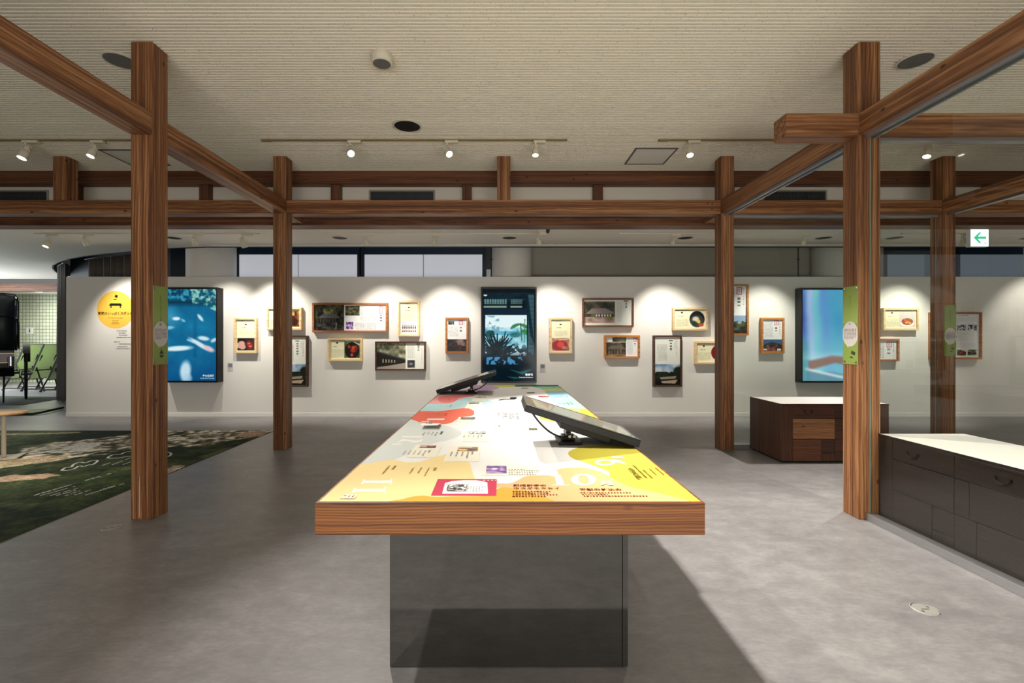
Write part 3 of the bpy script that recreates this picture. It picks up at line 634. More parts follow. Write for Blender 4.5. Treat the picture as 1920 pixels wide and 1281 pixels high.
for i, (u0, v0, u1, v1, wd, lay, ph, lb) in enumerate(frames):
    Yf = WY_-FD; xa, za = at(u0, v1, Yf); xb, zb = at(u1, v0, Yf); w, h = (xb-xa)/2, (zb-za)/2
    r = thing('picture_frame', lb, 'picture frame', ((xa+xb)/2, WY_, (za+zb)/2), 0, 'framed panels on the exhibition wall')
    b = .030 if wd in ('pale', 'brown', 'orange') else .026
    m = MB()
    oo = [(-w, -h), (w, -h), (w, h), (-w, h)]; ii = [(-w+b, -h+b), (w-b, -h+b), (w-b, h-b), (-w+b, h-b)]
    vs_ = [(x, -FD, z) for x, z in oo]+[(x, -FD, z) for x, z in ii]+[(x, -.001, z) for x, z in oo]+[(x, -.001, z) for x, z in ii]
    fs_ = []
    for k in range(4):
        j = (k+1) % 4; fs_ += [(k, j, 4+j, 4+k), (8+k, 12+k, 12+j, 8+j), (k, 8+k, 8+j, j), (4+k, 4+j, 12+j, 12+k)]
    m.add(vs_, fs_); m.build('frame', FRM[wd], r, bevel=.002)
    MB().box(-w+b, w-b, -FD+.024, -.002, -h+b, h-b).build('backing_board', FRM[wd], r)
    raster('print_sheet', sheet(lay, 2*(w-b), 2*(h-b), ph, 11+i*7), 2*(w-b), 2*(h-b), SATIN, r, loc=(0, -FD+.0225, 0), label='printed sheet with a photo and Japanese text')

# ------------------------------------------------------------------ writing
_tc = {}
def text_mesh(body, size, align='CENTER', spacing=1.0, bold=0.0, line=1.0):
    c = bpy.data.curves.new('writing', 'FONT'); c.body = body; c.size = size; c.align_x = align; c.align_y = 'CENTER'; c.space_character = spacing; c.offset = bold; c.space_line = line; c.resolution_u = 3
    o = bpy.data.objects.new('writing', c); COL.objects.link(o)
    m = bpy.data.meshes.new_from_object(o.evaluated_get(bpy.context.evaluated_depsgraph_get()))
    v = [tuple(x.co) for x in m.vertices]; f = [tuple(p.vertices) for p in m.polygons]
    bpy.data.objects.remove(o); bpy.data.curves.remove(c); bpy.data.meshes.remove(m)
    return v, f
def write(mb, body, size, M, col, **k):
    v, f = text_mesh(body, size, **k); old = mb.M; mb.M = old @ M; mb.col = col; mb.add(v, f); mb.M = old
UP = Matrix.Rotation(PI/2, 4, 'X')          # stands a text up in the XZ plane, facing -Y

# ------------------------------------------------------------------ the three wall displays
DD = .16
def koi(w, h):
    p = Paint(w, h, (8, 84, 128)); b = (0, 0, 1, 1)
    n = vnoise(p.H, p.W, 3, 4, 3); p.put(n, (40, 160, 196), .75); p.put(np.clip((p.Y-.55)/.45, 0, 1), (6, 66, 120), .7)
    p.put(np.clip(1-np.abs(p.X-.15)/.25, 0, 1)*np.clip(1-np.abs(p.Y-.3)/.15, 0, 1), (90, 180, 210), .6)
    p.put(np.clip(1-np.abs(p.Y-.14)/.06, 0, 1), (8, 40, 62), .85)
    e = vnoise(p.H, p.W, 22, 3, 8); top = (p.Y < .11+.02*np.sin(p.X*20)).astype(float); tr = inpoly(p.X, p.Y, [(.5, 0), (1, 0), (1, .24), (.85, .2), (.72, .15), (.56, .16)]).astype(float)
    p.put(top*np.clip((e-.45)*5, 0, 1), (60, 150, 175)); p.put(top*(1-np.clip((e-.4)*5, 0, 1)), (8, 60, 90)); p.put(tr*np.clip((e-.4)*4, 0, 1), (150, 205, 190)); p.put(tr*np.clip((.48-e)*5, 0, 1), (14, 90, 110))
    p.put(np.clip(1-np.abs(p.X-.6)/.06, 0, 1)*np.clip((p.Y-.18)*5, 0, 1)*(p.Y < .75), (4, 64, 110), .4)
    def fish(x, y, l, th, rot, c, k=1.0): p.ell(x, y, l*1.15, th*1.35, c, k, rot, .45)
    fish(.25, .32, .08, .018, 0, (220, 236, 240)); fish(.7, .31, .09, .016, .9, (200, 226, 234)); fish(.38, .34, .05, .012, .5, (120, 190, 214))
    fish(.76, .535, .12, .022, .15, (206, 226, 234)); fish(.95, .555, .07, .018, -.5, (180, 214, 230)); fish(.1, .42, .12, .018, -.1, (130, 190, 214))
    fish(.28, .645, .29, .026, -.06, (214, 236, 238)); fish(.7, .605, .26, .022, .55, (214, 228, 236)); fish(.86, .645, .12, .022, .45, (226, 190, 196)); 
    p.line([(.46, .55), (.6, .585)], .009, (190, 224, 236), .8)
    fish(.42, .89, .11, .10, .1, (190, 220, 232)); fish(.45, .97, .1, .05, .6, (170, 206, 226), .8)
    return p.blur(2)
def garden(w, h):
    p = Paint(w, h, (10, 24, 32)); p.tex((0, 0, 1, 1), (6, 18, 26), (16, 40, 50), 3, 4)
    p.rect(.02, .105, .9, .125, (20, 50, 62)); p.poly([(.02, .062), (.1, .064), (.08, .08), (.04, .078)], (206, 220, 224))
    for a, b in ((.03, .46), (.53, .75)):
        p.rect(a, .11, b, .165, (120, 160, 160)); p.rect(a, .185, b, .205, (130, 150, 130))
        for i in range(9): p.rect(a+(b-a)*i/9, .11, a+(b-a)*i/9+.012, .165, (16, 34, 40))
        for j in range(4): p.rect(a, .11+.0165*j, b, .115+.0165*j, (16, 34, 40))
    p.rect(.02, .215, .85, .275, (14, 34, 52)); p.rect(.03, .285, .84, .72, (226, 244, 246)); p.tex((.03, .42, .84, .72), (120, 196, 214), (236, 248, 250), 4, 9)
    e = vnoise(p.H, p.W, 14, 3, 21)
    p.put(((p.X < .32) & (p.X > .03) & (p.Y > .29) & (p.Y < .47) & (e > .52)).astype(float), (90, 150, 170), .7)
    p.rect(.06, .46, .84, .5, (60, 150, 180), .7); p.ell(.15, .49, .1, .05, (20, 70, 70), .9, soft=.3); p.ell(.62, .5, .13, .035, (30, 90, 96), .8, soft=.4)
    for a in np.linspace(0, PI, 10): p.line([(.7, .385), (.7+.16*math.cos(a)/p.asp*.56, .385-.05*math.sin(a)+.045)], .009, (60, 130, 90))
    p.line([(.72, .38), (.745, .56)], .006, (60, 90, 70)); p.line([(.8, .33), (.79, .58)], .005, (70, 130, 80)); p.put(((p.X > .66) & (p.X < .84) & (p.Y > .44) & (p.Y < .5) & (e > .48)).astype(float), (60, 130, 70))
    p.rect(.85, .06, 1, .72, (52, 84, 94)); 
    for j in range(14): p.rect(.85, .06+j*.045, 1, .064+j*.045, (20, 40, 48))
    p.poly([(.78, .06), (.86, .06), (.96, .5), (.99, .62), (.9, .5), (.86, .3)], (10, 30, 38), .85)
    p.rect(.02, .27, .06, .72, (12, 40, 56)); p.rect(.835, .28, .86, .72, (12, 34, 46))
    low = np.clip((p.Y-.56)*9, 0, 1); p.put(low*(e < .53), (6, 34, 44), .95); p.put(np.clip((p.Y-.66)*8, 0, 1), (6, 22, 30), .8)
    for i in range(70):
        a = RS.uniform(.15, PI-.15); L = RS.uniform(.1, .24); x = .28+RS.uniform(-.1, .1); y = .70+RS.uniform(-.04, .06)
        p.line([(x, y), (x+L*1.5*math.cos(a), y-L*math.sin(a))], .006, [(4, 20, 28), (6, 44, 52), (8, 30, 40)][i % 3])
    p.put(((p.Y > .74) & (p.Y < .82) & (p.X > .08) & (p.X < .8) & (e > .53)).astype(float), (70, 150, 200), .9)
    p.poly([(.5, .87), (.7, .9), (.95, .87), (.75, .93)], (24, 110, 110), .8); p.poly([(.46, .95), (.8, .965), (.6, .975)], (30, 100, 100), .8)
    p.rect(0, 0, 1, .04, (8, 20, 28)); p.rect(0, 0, .025, 1, (8, 20, 28)); p.rect(.975, 0, 1, 1, (8, 20, 28)); return p
def blur_screen(w, h):
    p = Paint(w, h, (80, 150, 190)); n = vnoise(p.H, p.W, 2, 3, 31)
    def g(x, s): return np.exp(-((p.X-x+.05*np.sin(p.Y*3+1)+.12*(n-.5))/s)**2)*np.clip(.55+.9*(vnoise(p.H, p.W, 3, 2, int(x*100)+50, .6)-.3), 0, 1)
    p.put(np.ones_like(p.X), (90, 170, 200)); p.put(g(.0, .12), (40, 60, 160), .9); p.put(g(.17, .09), (200, 190, 236), .9); p.put(g(.3, .08), (120, 210, 200), .8); p.put(g(.44, .1), (100, 110, 214), .6*n.mean()+.3); p.put(g(.72, .2), (40, 130, 180), .7)
    p.put(np.clip((p.Y-.35)*2.4, 0, 1), (150, 214, 226), .55); p.put(np.clip((p.Y-.66)*6, 0, 1)*(p.Y < .76), (220, 240, 250), .7)
    p.poly([(.1, .78), (.55, .72), (1, .74), (1, .84), (.6, .8), (.12, .88)], (150, 90, 70), .75); p.poly([(.08, .88), (.6, .9), (1, .96), (1, 1), (.08, 1)], (90, 130, 150), .7); p.line([(.06, .865), (.7, .95), (1, .985)], .012, (236, 244, 244), .9)
    p.put(np.clip(.16-p.X, 0, 1)*6*(p.Y > .55), (60, 150, 120), .5); return p.blur(5)
disp = [((302.5, 539, 407.5, 717.5), koi, 'black upright display with white koi in blue water'), ((901.7, 538.5, 1006.3, 718), garden, 'middle black upright display showing a garden through a dark doorway'),
        ((1502.5, 540, 1607, 718), blur_screen, 'black upright display with blurred violet and turquoise light, by the near right post')]
for k, ((u0, v0, u1, v1), fn, lb) in enumerate(disp):
    Yf = WY_-DD; xa, za = at(u0, v1, Yf); xb, zb = at(u1, v0, Yf); w, h = (xb-xa)/2, (zb-za)/2
    r = thing('wall_display', lb, 'display', ((xa+xb)/2, WY_, (za+zb)/2), 0, 'upright displays on the exhibition wall')
    MB().box(-w, w, -DD+.004, -.001, -h, h).build('housing', BLACK, r, bevel=.004)
    bz = .030; m = MB().box(-w, w, -DD, -DD+.004, h-bz, h).box(-w, w, -DD, -DD+.004, -h, -h+bz).box(-w, -w+.022, -DD, -DD+.004, -h+bz, h-bz).box(w-.022, w, -DD, -DD+.004, -h+bz, h-bz); m.build('bezel', plain('display_bezel', (14, 15, 16), .3), r)
    sw, sh = 2*(w-.022), 2*(h-bz); raster('screen', fn(int(sw/.0062), int(sh/.0062)).arr(), sw, sh, SCREEN, r, loc=(0, -DD+.003, 0))
    for s_ in (-1, 1):
        m = MB().box(s_*w-.001, s_*w+.001, -DD+.05, -DD+.075, h*.3, h*.92); m.build('side_vent', plain('vent_slot', (8, 8, 8), .6), r)
    if k < 2:
        m = MB(); cc = (210, 236, 244)
        if k == 0: write(m, '鯉の遊泳路', .036, Matrix.Translation((w-.05, -DD+.001, -h+.105)) @ UP, cc, align='RIGHT', bold=.001); write(m, 'Street full of the carp', .025, Matrix.Translation((w-.05, -DD+.001, -h+.068)) @ UP, cc, align='RIGHT')
        else: write(m, '豫章館', .040, Matrix.Translation((w-.06, -DD+.001, -h+.125)) @ UP, (240, 250, 250), align='RIGHT', bold=.001); write(m, 'Yoshokan Residence', .026, Matrix.Translation((w-.06, -DD+.001, -h+.085)) @ UP, cc, align='RIGHT', bold=.0006)
        m.build('caption', SCREEN, r)
# small caption cards
for (u, v, lb) in ((431.8, 688, 'tiny grey caption card on the wall beside the koi display'), (1017.3, 690, 'tiny grey caption card on the wall beside the middle display')):
    x, z = at(u, v, WY_); r = thing('caption_card', lb, 'card', (x, WY_, z))
    MB().box(-.042, .042, -.004, -.0005, -.065, .065).build('card', plain('card_grey', (196, 196, 196), .6), r)
    p = Paint(18, 28, (198, 198, 198)); p.rows(.25, .7, .75, .76, 1, (90, 90, 96), 3, .8, .8); p.rect(.14, .1, .86, .56, (122, 124, 132))
    raster('print_sheet', p.arr(), .084, .13, PRINT, r, loc=(0, -.0045, 0))

# yellow round sign on the wall
x, z = at(216.6, 581, WY_); r = thing('round_sign', 'yellow round sign with a bench and hat emblem on the white wall', 'sign', (x, WY_, z))
m = MB(); R_ = .30; m.col = (252, 198, 78)
m.add([(R_*math.cos(2*PI*i/64), -.0012, R_*math.sin(2*PI*i/64)) for i in range(64)]+[(R_*math.cos(2*PI*i/64), 0, R_*math.sin(2*PI*i/64)) for i in range(64)], [tuple(range(64))]+[(i, 64+i, 64+(i+1) % 64, (i+1) % 64) for i in range(64)])
m.build('disc', PRINT, r)
m = MB(); m.M = Matrix.Translation((0, -.0022, 0)); K = (26, 22, 20); m.col = K; q = .0008
def pz(pts): return [((a-437)*q, 0, -(b-441)*q) for a, b in pts]
m.poly(pz([(432, 138), (485, 152), (478, 200), (460, 200), (415, 186), (420, 172), (428, 172)]))
m.poly(pz([(392, 236), (412, 222), (428, 224), (448, 222), (466, 240), (460, 246), (440, 236), (425, 236), (405, 240)]))
m.poly(pz([(338, 312), (545, 312), (572, 355), (555, 362), (325, 362), (306, 355)])); m.poly(pz([(336, 362), (360, 362), (358, 406), (338, 406)])); m.poly(pz([(524, 362), (546, 362), (544, 406), (526, 406)]))
write(m, '飫肥のいっぷくスポット', .050, Matrix.Translation((.0, 0, -.062)) @ UP, K, bold=.0014, spacing=1.02)
write(m, "Obi's Relax Time Space", .026, Matrix.Translation((0, 0, -.132)) @ UP, (110, 80, 30)); 
m.col = (120, 90, 36)
for i, n_ in enumerate((8, 8, 10)):
    for j in range(n_): m.poly([((j-n_/2)*.0135, 0, -.178-.026*i), ((j-n_/2)*.0135+.009, 0, -.178-.026*i), ((j-n_/2)*.0135+.009, 0, -.168-.026*i), ((j-n_/2)*.0135, 0, -.168-.026*i)])
m.build('lettering', PRINT, r)
r2 = thing('wall_text', 'small grey lines of text on the wall under the yellow round sign', 'wall text', (x+.06, WY_, z-.52))
m = MB(); m.col = (84, 84, 86); rr = random.Random(3)
for row, (a, b) in zip((0, .034, .068, .104, .176, .21, .255, .286), ((-.04, .12), (-.01, .09), (.0, .12), (-.04, .2), (-.08, .01), (0, .2), (-.03, .12), (-.05, .18))):
    xx = a
    while xx < b:
        w_ = rr.uniform(.008, .013); hh = rr.uniform(.005, .009); m.poly([(xx, -.001, .18-row-hh), (xx+w_, -.001, .18-row-hh), (xx+w_, -.001, .18-row+hh), (xx, -.001, .18-row+hh)]); xx += .0165
m.build('lettering', PRINT, r2)

# ------------------------------------------------------------------ exhibition table
TZ = .75; TX0, TX1, TY0, TY1 = -.567, .626, 1.417, 5.03
tab = thing('exhibition_table', 'long exhibition table with a colourful printed top and a smoked mirror base', 'table', ((TX0+TX1)/2, TY0, 0))
ox = (TX0+TX1)/2; hw = (TX1-TX0)/2; LT = TY1-TY0
MB().box(-hw, hw, 0, LT, TZ-.0995, TZ-.0015).build('table_slab', SLAB, tab, bevel=.002)
bx0, bx1, by = -.4197-ox, .485-ox, 1.764-TY0
MB().box(bx0+.004, bx1-.004, by+.006, LT-.36, .0, TZ-.0995).build('base_core', BLACK, tab)
MB().box(bx0, bx1-.022, by, by+.006, .004, TZ-.0997).build('front_mirror_panel', MIRROR, tab, label='smoked mirror panel facing the near end')
MB().box(bx1-.019, bx1, by, by+.006, .004, TZ-.0997).build('corner_strip', MIRROR, tab)
MB().box(bx0, bx0+.004, by+.006, LT-.36, .004, TZ-.0997).build('side_mirror_panel', MIRROR, tab)
MB().box(bx1-.004, bx1, by+.006, LT-.36, .004, TZ-.0997).build('side_mirror_panel', MIRROR, tab)
# the print: shapes laid on a thin sheet
RX0, RX1, RY0, RY1 = TX0+.010, TX1-.010, TY0+.010, TY1-.008
def tp(u, v):
    Y = (H-TZ)*F/(v-CY); return ((u-CX)*Y/F, Y)
def clip(pts):
    for ax, lim, sg in ((0, RX0, 1), (0, RX1, -1), (1, RY0, 1), (1, RY1, -1)):
        out = []
        for i in range(len(pts)):
            a, b = pts[i-1], pts[i]; ia, ib = (a[ax]-lim)*sg >= 0, (b[ax]-lim)*sg >= 0
            if ia != ib:
                t_ = (lim-a[ax])/(b[ax]-a[ax]); out.append((a[0]+(b[0]-a[0])*t_, a[1]+(b[1]-a[1])*t_))
            if ib: out.append(b)
        pts = out
        if not pts: return pts
    return pts
def crom(pts, n=5):
    out = []; m_ = len(pts)
    for i in range(m_):
        p0, p1, p2, p3 = [Vector(pts[(i+k-1) % m_]) for k in range(4)]
        for j in range(n):
            t_ = j/n; q_ = .5*((2*p1)+(p2-p0)*t_+(2*p0-5*p1+4*p2-p3)*t_*t_+(3*p1-p0-3*p2+p3)*t_**3); out.append((q_.x, q_.y))
    return out
tm = MB(); tm.M = Matrix.Translation((-ox, -TY0, 0)); lay = [0]
def area(px, col, smooth=True, world=False):
    pts = px if world else [tp(u, v) for u, v in px]
    if smooth: pts = crom(pts)
    pts = clip(pts)
    if len(pts) < 3: return
    a_ = sum(pts[i-1][0]*pts[i][1]-pts[i][0]*pts[i-1][1] for i in range(len(pts)))
    if a_ < 0: pts = pts[::-1]
    if world: z_ = TZ+.0016
    else: lay[0] += 1; z_ = TZ-.0004+.00002*lay[0]
    tm.col = col; tm.poly([(x, y, z_) for x, y in pts])
tm.col = (247, 247, 246); tm.add([(RX0, RY0, TZ-.0014), (RX1, RY0, TZ-.0014), (RX1, RY1, TZ-.0014), (RX0, RY1, TZ-.0014), (RX0, RY0, TZ-.0004), (RX1, RY0, TZ-.0004), (RX1, RY1, TZ-.0004), (RX0, RY1, TZ-.0004)], [(4, 5, 6, 7), (0, 1, 5, 4), (1, 2, 6, 5), (2, 3, 7, 6), (3, 0, 4, 7)])
# far end and left side
area([(880, 729), (893, 720), (926, 720), (935, 728), (912, 733), (885, 741), (860, 745), (845, 740)], (214, 178, 216))
area([(924, 723), (928, 720), (966, 720), (966, 725), (950, 726), (932, 725.5)], (226, 224, 90))
area([(966, 725.2), (966, 718), (1060, 718), (1060, 724.4)], (44, 104, 74), False)
area([(1010, 728), (1000, 725), (1050, 724.6), (1075, 724.6), (1075, 730), (1022, 729.5)], (160, 220, 196))
area([(1021, 733), (1018, 729.2), (1060, 729), (1085, 729), (1085, 735), (1040, 734)], (230, 228, 130))
area([(1026, 739), (1024, 733.5), (1060, 733), (1110, 733), (1110, 748), (1085, 748), (1050, 748), (1034, 750), (1030, 745)], (168, 216, 236))
area([(1031, 752), (1033, 748.6), (1060, 748), (1120, 748), (1130, 767), (1080, 767), (1044, 767), (1040, 762), (1043, 758), (1037, 754)], (160, 216, 190))
area([(1012, 784), (1030, 770), (1044, 766.5), (1100, 766.5), (1150, 766), (1190, 830), (1130, 818), (1060, 795), (1032, 790)], (208, 200, 78))
area([(820, 741), (885, 740.5), (887, 743), (868, 746.5), (872, 752), (845, 757), (800, 760), (780, 762), (790, 745)], (246, 176, 172))
area([(822, 747), (832, 742.5), (886, 741), (886, 743.5), (860, 746), (859, 750), (846, 755), (828, 755), (822, 751)], (238, 132, 130))
area([(770, 775), (790, 758), (842, 757.5), (858, 750), (880, 746), (918, 751), (926, 756), (900, 761), (876, 763.5), (846, 768), (786, 773)], (190, 226, 232))
area([(760, 778), (785, 771.5), (820, 771), (846, 768.4), (872, 765), (884, 768), (889, 772), (887, 779), (868, 782), (856, 787), (846, 793), (830, 795.5), (810, 794), (789, 792.5), (775, 788), (755, 786)], (246, 116, 92))
area([(740, 786), (768, 786), (789, 793), (800, 796), (828, 797), (846, 801), (862, 808), (865, 813), (858, 819), (838, 826), (822, 829), (800, 836), (783, 842), (760, 853), (738, 862), (694, 869), (660, 880), (640, 880)], (224, 229, 228))
area([(560, 900), (640, 878), (694, 868.5), (720, 864), (742, 863), (762, 867), (786, 866), (808, 859), (832, 853), (843, 850), (862, 858), (880, 867), (886, 885), (896, 905), (930, 925), (700, 945), (560, 950)], (254, 230, 168))
area([(733, 943), (755, 936), (775, 931), (795, 929.5), (815, 932), (850, 931), (920, 929), (932, 917), (950, 914.5), (985, 921), (1010, 928), (1030, 936), (1050, 944), (890, 952)], (250, 176, 72))
area([(926, 906), (940, 906.5), (958, 906), (972, 900), (985, 893.5), (1010, 891), (1036, 890), (1039, 884), (1050, 879), (1075, 877), (1100, 878), (1125, 884), (1142, 892), (1152, 899), (1182, 913), (1240, 926), (1292, 940), (1310, 952), (1040, 952), (1048, 944), (1030, 936), (1010, 928), (985, 921), (950, 914.5), (930, 914)], (252, 190, 136))
area([(1066, 853), (1067, 847), (1080, 841), (1110, 836), (1200, 838), (1230, 850), (1345, 955), (1310, 952), (1292, 940), (1240, 926), (1182, 913), (1152, 899), (1143, 893), (1141, 885), (1120, 876), (1095, 867), (1075, 860)], (208, 196, 80))
WH = (252, 250, 248)
def ring_(cx, cy, rx, ry, ix, iy, col, tilt=0, icol=None):
    o_ = [(cx+rx*math.cos(2*PI*i/40), cy+ry*math.sin(2*PI*i/40)) for i in range(40)]; area(o_, col, False)
    area([(cx+ix*math.cos(2*PI*i/40)+tilt*math.sin(2*PI*i/40), cy+iy*math.sin(2*PI*i/40)) for i in range(40)], icol, False)
# big numerals of the months
area([(1040, 892), (1051, 891), (1058.5, 909), (1044, 909)], WH, False); area([(1036, 909), (1068, 909), (1067.5, 910), (1036, 910)], WH, False); area([(1030, 892.3), (1040, 891.4), (1051, 891), (1041, 893.5)], WH, False)
ring_(1094.5, 899.5, 23.5, 10.5, 10.2, 9.0, WH, 2.0, (252, 190, 136))
ring_(1134.5, 867, 19, 5.8, 12.5, 3.2, WH, 0, (208, 196, 80)); area([(1143, 861.6), (1156, 862.2), (1168, 866), (1174, 871.5), (1163, 868), (1150, 866.2)], WH, True)
for k, (a, b, y0, y1) in enumerate(((678, 735.5, 901, 906.5), (661, 723, 917, 922.5))): area([(a+6, y0), (b, y0), (b-1, y1), (a, y1)], WH, False); area([(b-3, y0-3.5), (b, y0-3.5), (b-.5, y1+1.5), (b-3, y1+1.5)], WH, False); area([(a+3, y0-1.5), (a+7, y0-2), (a+4, y1+1), (a-2, y1+2)], WH, False)
area([(755, 818.2), (793, 818.2), (792, 820.4), (753, 820.4)], WH, False)
area([(757, 823), (775, 826), (786, 826), (792, 823), (790, 828), (776, 830), (762, 827), (752, 828.5), (744, 831), (752, 825)], WH)
area([(802, 785), (834, 785), (832.5, 787.6), (800, 787.6)], WH, False)
area([(736, 832.5), (754, 831.5), (752, 834), (734, 835)], (244, 246, 246), False); area([(791, 790), (806, 789.5), (804, 791.5), (789, 792)], (252, 214, 200), False)
area([(1045, 762), (1074, 761), (1080, 763), (1050, 764)], (224, 244, 236), False)
# pink stall card and its white awning card
area([(821, 898.6), (930.5, 898.8), (931.5, 899.6), (930.5, 929.4), (929, 930), (809, 929.8), (808, 929)], (206, 70, 98), False)
area([(834.5, 906), (848, 902.5), (870, 900.6), (892, 900.8), (906, 903), (913.8, 905), (915, 925), (914, 926), (829, 926)], (250, 250, 250), False)
# cream caption cards under the small photographs
CR = (250, 246, 230)
for (u0, u1, v0, v1) in ((860, 894, 782.5, 796), (900, 941, 795.5, 803), (874, 922, 808.5, 829), (844, 902, 837, 866), (780, 830, 834, 858), (905, 1040, 873, 892), (888, 912, 744, 752), (877, 905, 755, 766), (974, 1018, 791, 808)):
    area([(u0+(CX-u0)*.0, v0), (u1, v0), (u1+(u1-CX)*(v1-v0)/(v0-CY), v1), (u0+(u0-CX)*(v1-v0)/(v0-CY), v1)], CR, False)
# dashes of small vertical / horizontal print
rr = random.Random(11)
def marks(u, v, du, dv, n, wu, col, k=1, gap=(0, 0), len_var=.3):
    """n little marks starting at pixel (u,v) stepping along the table; laid out in table metres"""
    for c_ in range(k):
        x0, y0 = tp(u, v); nn = int(n*(1-rr.random()*len_var)) if c_ else n
        for i in range(nn):
            x = x0+du*i+gap[0]*c_; y = y0+dv*i+gap[1]*c_; a = wu*rr.uniform(.55, .95)/2; b = wu*rr.uniform(.5, .95)/2
            if RX0 < x < RX1 and RY0 < y < RY1: area([(x-a, y-b), (x+a, y-b), (x+a, y+b), (x-a, y+b)], col, False, True)
DK, OL, GY_ = (104, 60, 26), (178, 152, 76), (156, 156, 154)
for i, nn in enumerate((13, 12, 15, 11)): marks(963, 922.2+3.15*i, .0098, 0, nn, .0088, DK)
for i, nn in enumerate((17, 9, 21)): marks(1090+3*i, 924.8+3.1*i, .0098, 0, nn, .0084, DK)
marks(1187, 873, 0, -.0125, 14, .010, (140, 126, 30)); marks(1206, 882, 0, -.0115, 10, .009, (140, 126, 30), 3, (.028, .012))
marks(741, 874.5, 0, -.0135, 4, .011, OL); marks(730, 874.5, 0, -.0125, 9, .009, OL); marks(816, 878.5, 0, -.012, 3, .013, OL); marks(804, 878.5, 0, -.012, 9, .008, OL, 3, (-.03, 0))
marks(829, 810, 0, -.02, 4, .016, (110, 112, 112)); marks(820, 811, 0, -.017, 6, .009, GY_, 4, (-.022, 0))
marks(806, 845, 0, -.02, 3, .012, GY_); marks(798, 846, 0, -.016, 6, .008, GY_, 5, (-.022, 0)); marks(886, 848, 0, -.018, 3, .012, GY_); marks(878, 848.5, 0, -.016, 7, .009, (150, 140, 110), 4, (-.024, 0))
marks(903, 816, 0, -.02, 3, .012, GY_); marks(897, 816.5, 0, -.018, 5, .008, GY_, 4, (-.024, 0)); marks(884, 788.5, 0, -.03, 2, .013, GY_); marks(878, 789, 0, -.026, 4, .008, GY_, 4, (-.024, 0)); marks(936, 799, 0, -.02, 2, .014, (120, 110, 80)); marks(928, 799.2, 0, -.02, 2, .008, (170, 160, 120), 4, (-.03, 0))
marks(837, 776, 0, -.035, 3, .018, (170, 60, 50)); marks(831, 775.5, 0, -.03, 4, .010, (180, 84, 70), 5, (-.024, 0)); marks(846, 760, 0, -.04, 3, .016, (110, 140, 146)); marks(840, 760, 0, -.04, 3, .009, (130, 156, 160), 4, (-.026, 0)); marks(843, 749.5, 0, -.045, 2, .018, (150, 50, 60)); marks(838, 749.5, 0, -.045, 3, .009, (170, 70, 80), 4, (-.028, 0))
for du_ in (943, 956, 969): marks(du_, 776 if du_ > 945 else 774, 0, -.05, 5, .022, (130, 130, 132), 2, (-.028, 0)); 
for du_ in (936, 941, 946): marks(du_, 760.5, 0, .03, 1, .018, (150, 150, 150))
marks(955, 757, 0, -.05, 3, .018, (120, 120, 120)); marks(970, 756, 0, -.05, 4, .02, (120, 120, 120)); marks(974, 750.3, .024, 0, 4, .02, (40, 40, 40)); 
marks(1040, 739, .035, 0, 3, .022, (110, 130, 140)); marks(1052, 744, .05, 0, 2, .024, (110, 130, 140)); marks(1050, 757, .03, .02, 4, .022, (90, 130, 120), 3, (.03, -.03)); marks(1038, 727, .06, 0, 2, .026, (80, 150, 130))
marks(949, 881, .0115, 0, 7, .008, (130, 120, 110)); marks(955, 883.5, .0095, 0, 10, .007, (150, 140, 130), 3, (0, -.022)); marks(988, 883.5, .0095, 0, 6, .007, (150, 140, 130), 3, (0, -.022))
marks(838, 908.5, .0105, 0, 8, .006, (180, 160, 190)); marks(878, 914, .0095, 0, 7, .006, (170, 160, 176), 4, (0, -.016)); marks(908, 901.6, .014, 0, 4, .011, (246, 214, 222))
# ink drawing of a hat and beam at the middle of the sheet
area([(934, 751), (938, 749), (944, 748.2), (956, 748.2), (957, 745.2), (969, 745), (968.5, 748), (964, 749.4), (946, 749.4), (940, 750.6), (936, 751.2)], (22, 22, 24), False)
area([(982, 745.4), (990, 745), (986, 746.6), (981, 746.4)], (22, 22, 24), False)
tm.build('printed_sheet', TPRINT, tab, label='printed sheet with pastel shapes, month numerals and small photos')
tx = MB(); tx.M = Matrix.Translation((-ox, -TY0, TZ+.0058-.0005))
def twrite(body, size, u, v, rz, col, **k):
    x, y = tp(u, v); write(tx, body, size, Matrix.Translation((x, y, 0)) @ Matrix.Rotation(rz, 4, 'Z'), col, **k)
tx.M = Matrix.Translation((-ox, -TY0, TZ+.0055))
twrite('月', .050, 1138, 907.5, 0, WH, bold=.0016); twrite('願成就寺の', .0215, 962, 911.5, 0, (84, 40, 14), align='LEFT', bold=.0007, spacing=1.12); twrite('ウスギモクセイ', .0215, 962, 917, 0, (84, 40, 14), align='LEFT', bold=.0007, spacing=1.1)
twrite('焼酎の仕込み', .0225, 1086.5, 919.2, 0, (84, 40, 14), align='LEFT', bold=.0007, spacing=1.08)
twrite('月', .052, 652, 932.5, -PI/2, WH, bold=.0012); twrite('月', .05, 1160, 858.8, PI/2, WH, bold=.001)
twrite('焼酎の仕込み', .024, 1191, 889, PI/2, (104, 92, 16), bold=.0008)
o = tx.build('lettering', TPRINT, tab)
for v_ in o.data.vertices: v_.co.z = TZ+.0022
def small_photo(u0, u1, v0, v1, kind, seed):
    xa, yb = tp(u0, v1); xb, _ = tp(u1, v1); _, ya = tp(u0, v0)
    p = Paint(44, max(10, int(44*(ya-yb)/(xb-xa))), (200, 200, 200)); pic(p, (0, 0, 1, 1), kind, seed)
    raster('photo_print', p.arr(), xb-xa, ya-yb, PRINT, tab, 'xy', ((xa+xb)/2-ox, (ya+yb)/2-TY0, TZ+.0021))
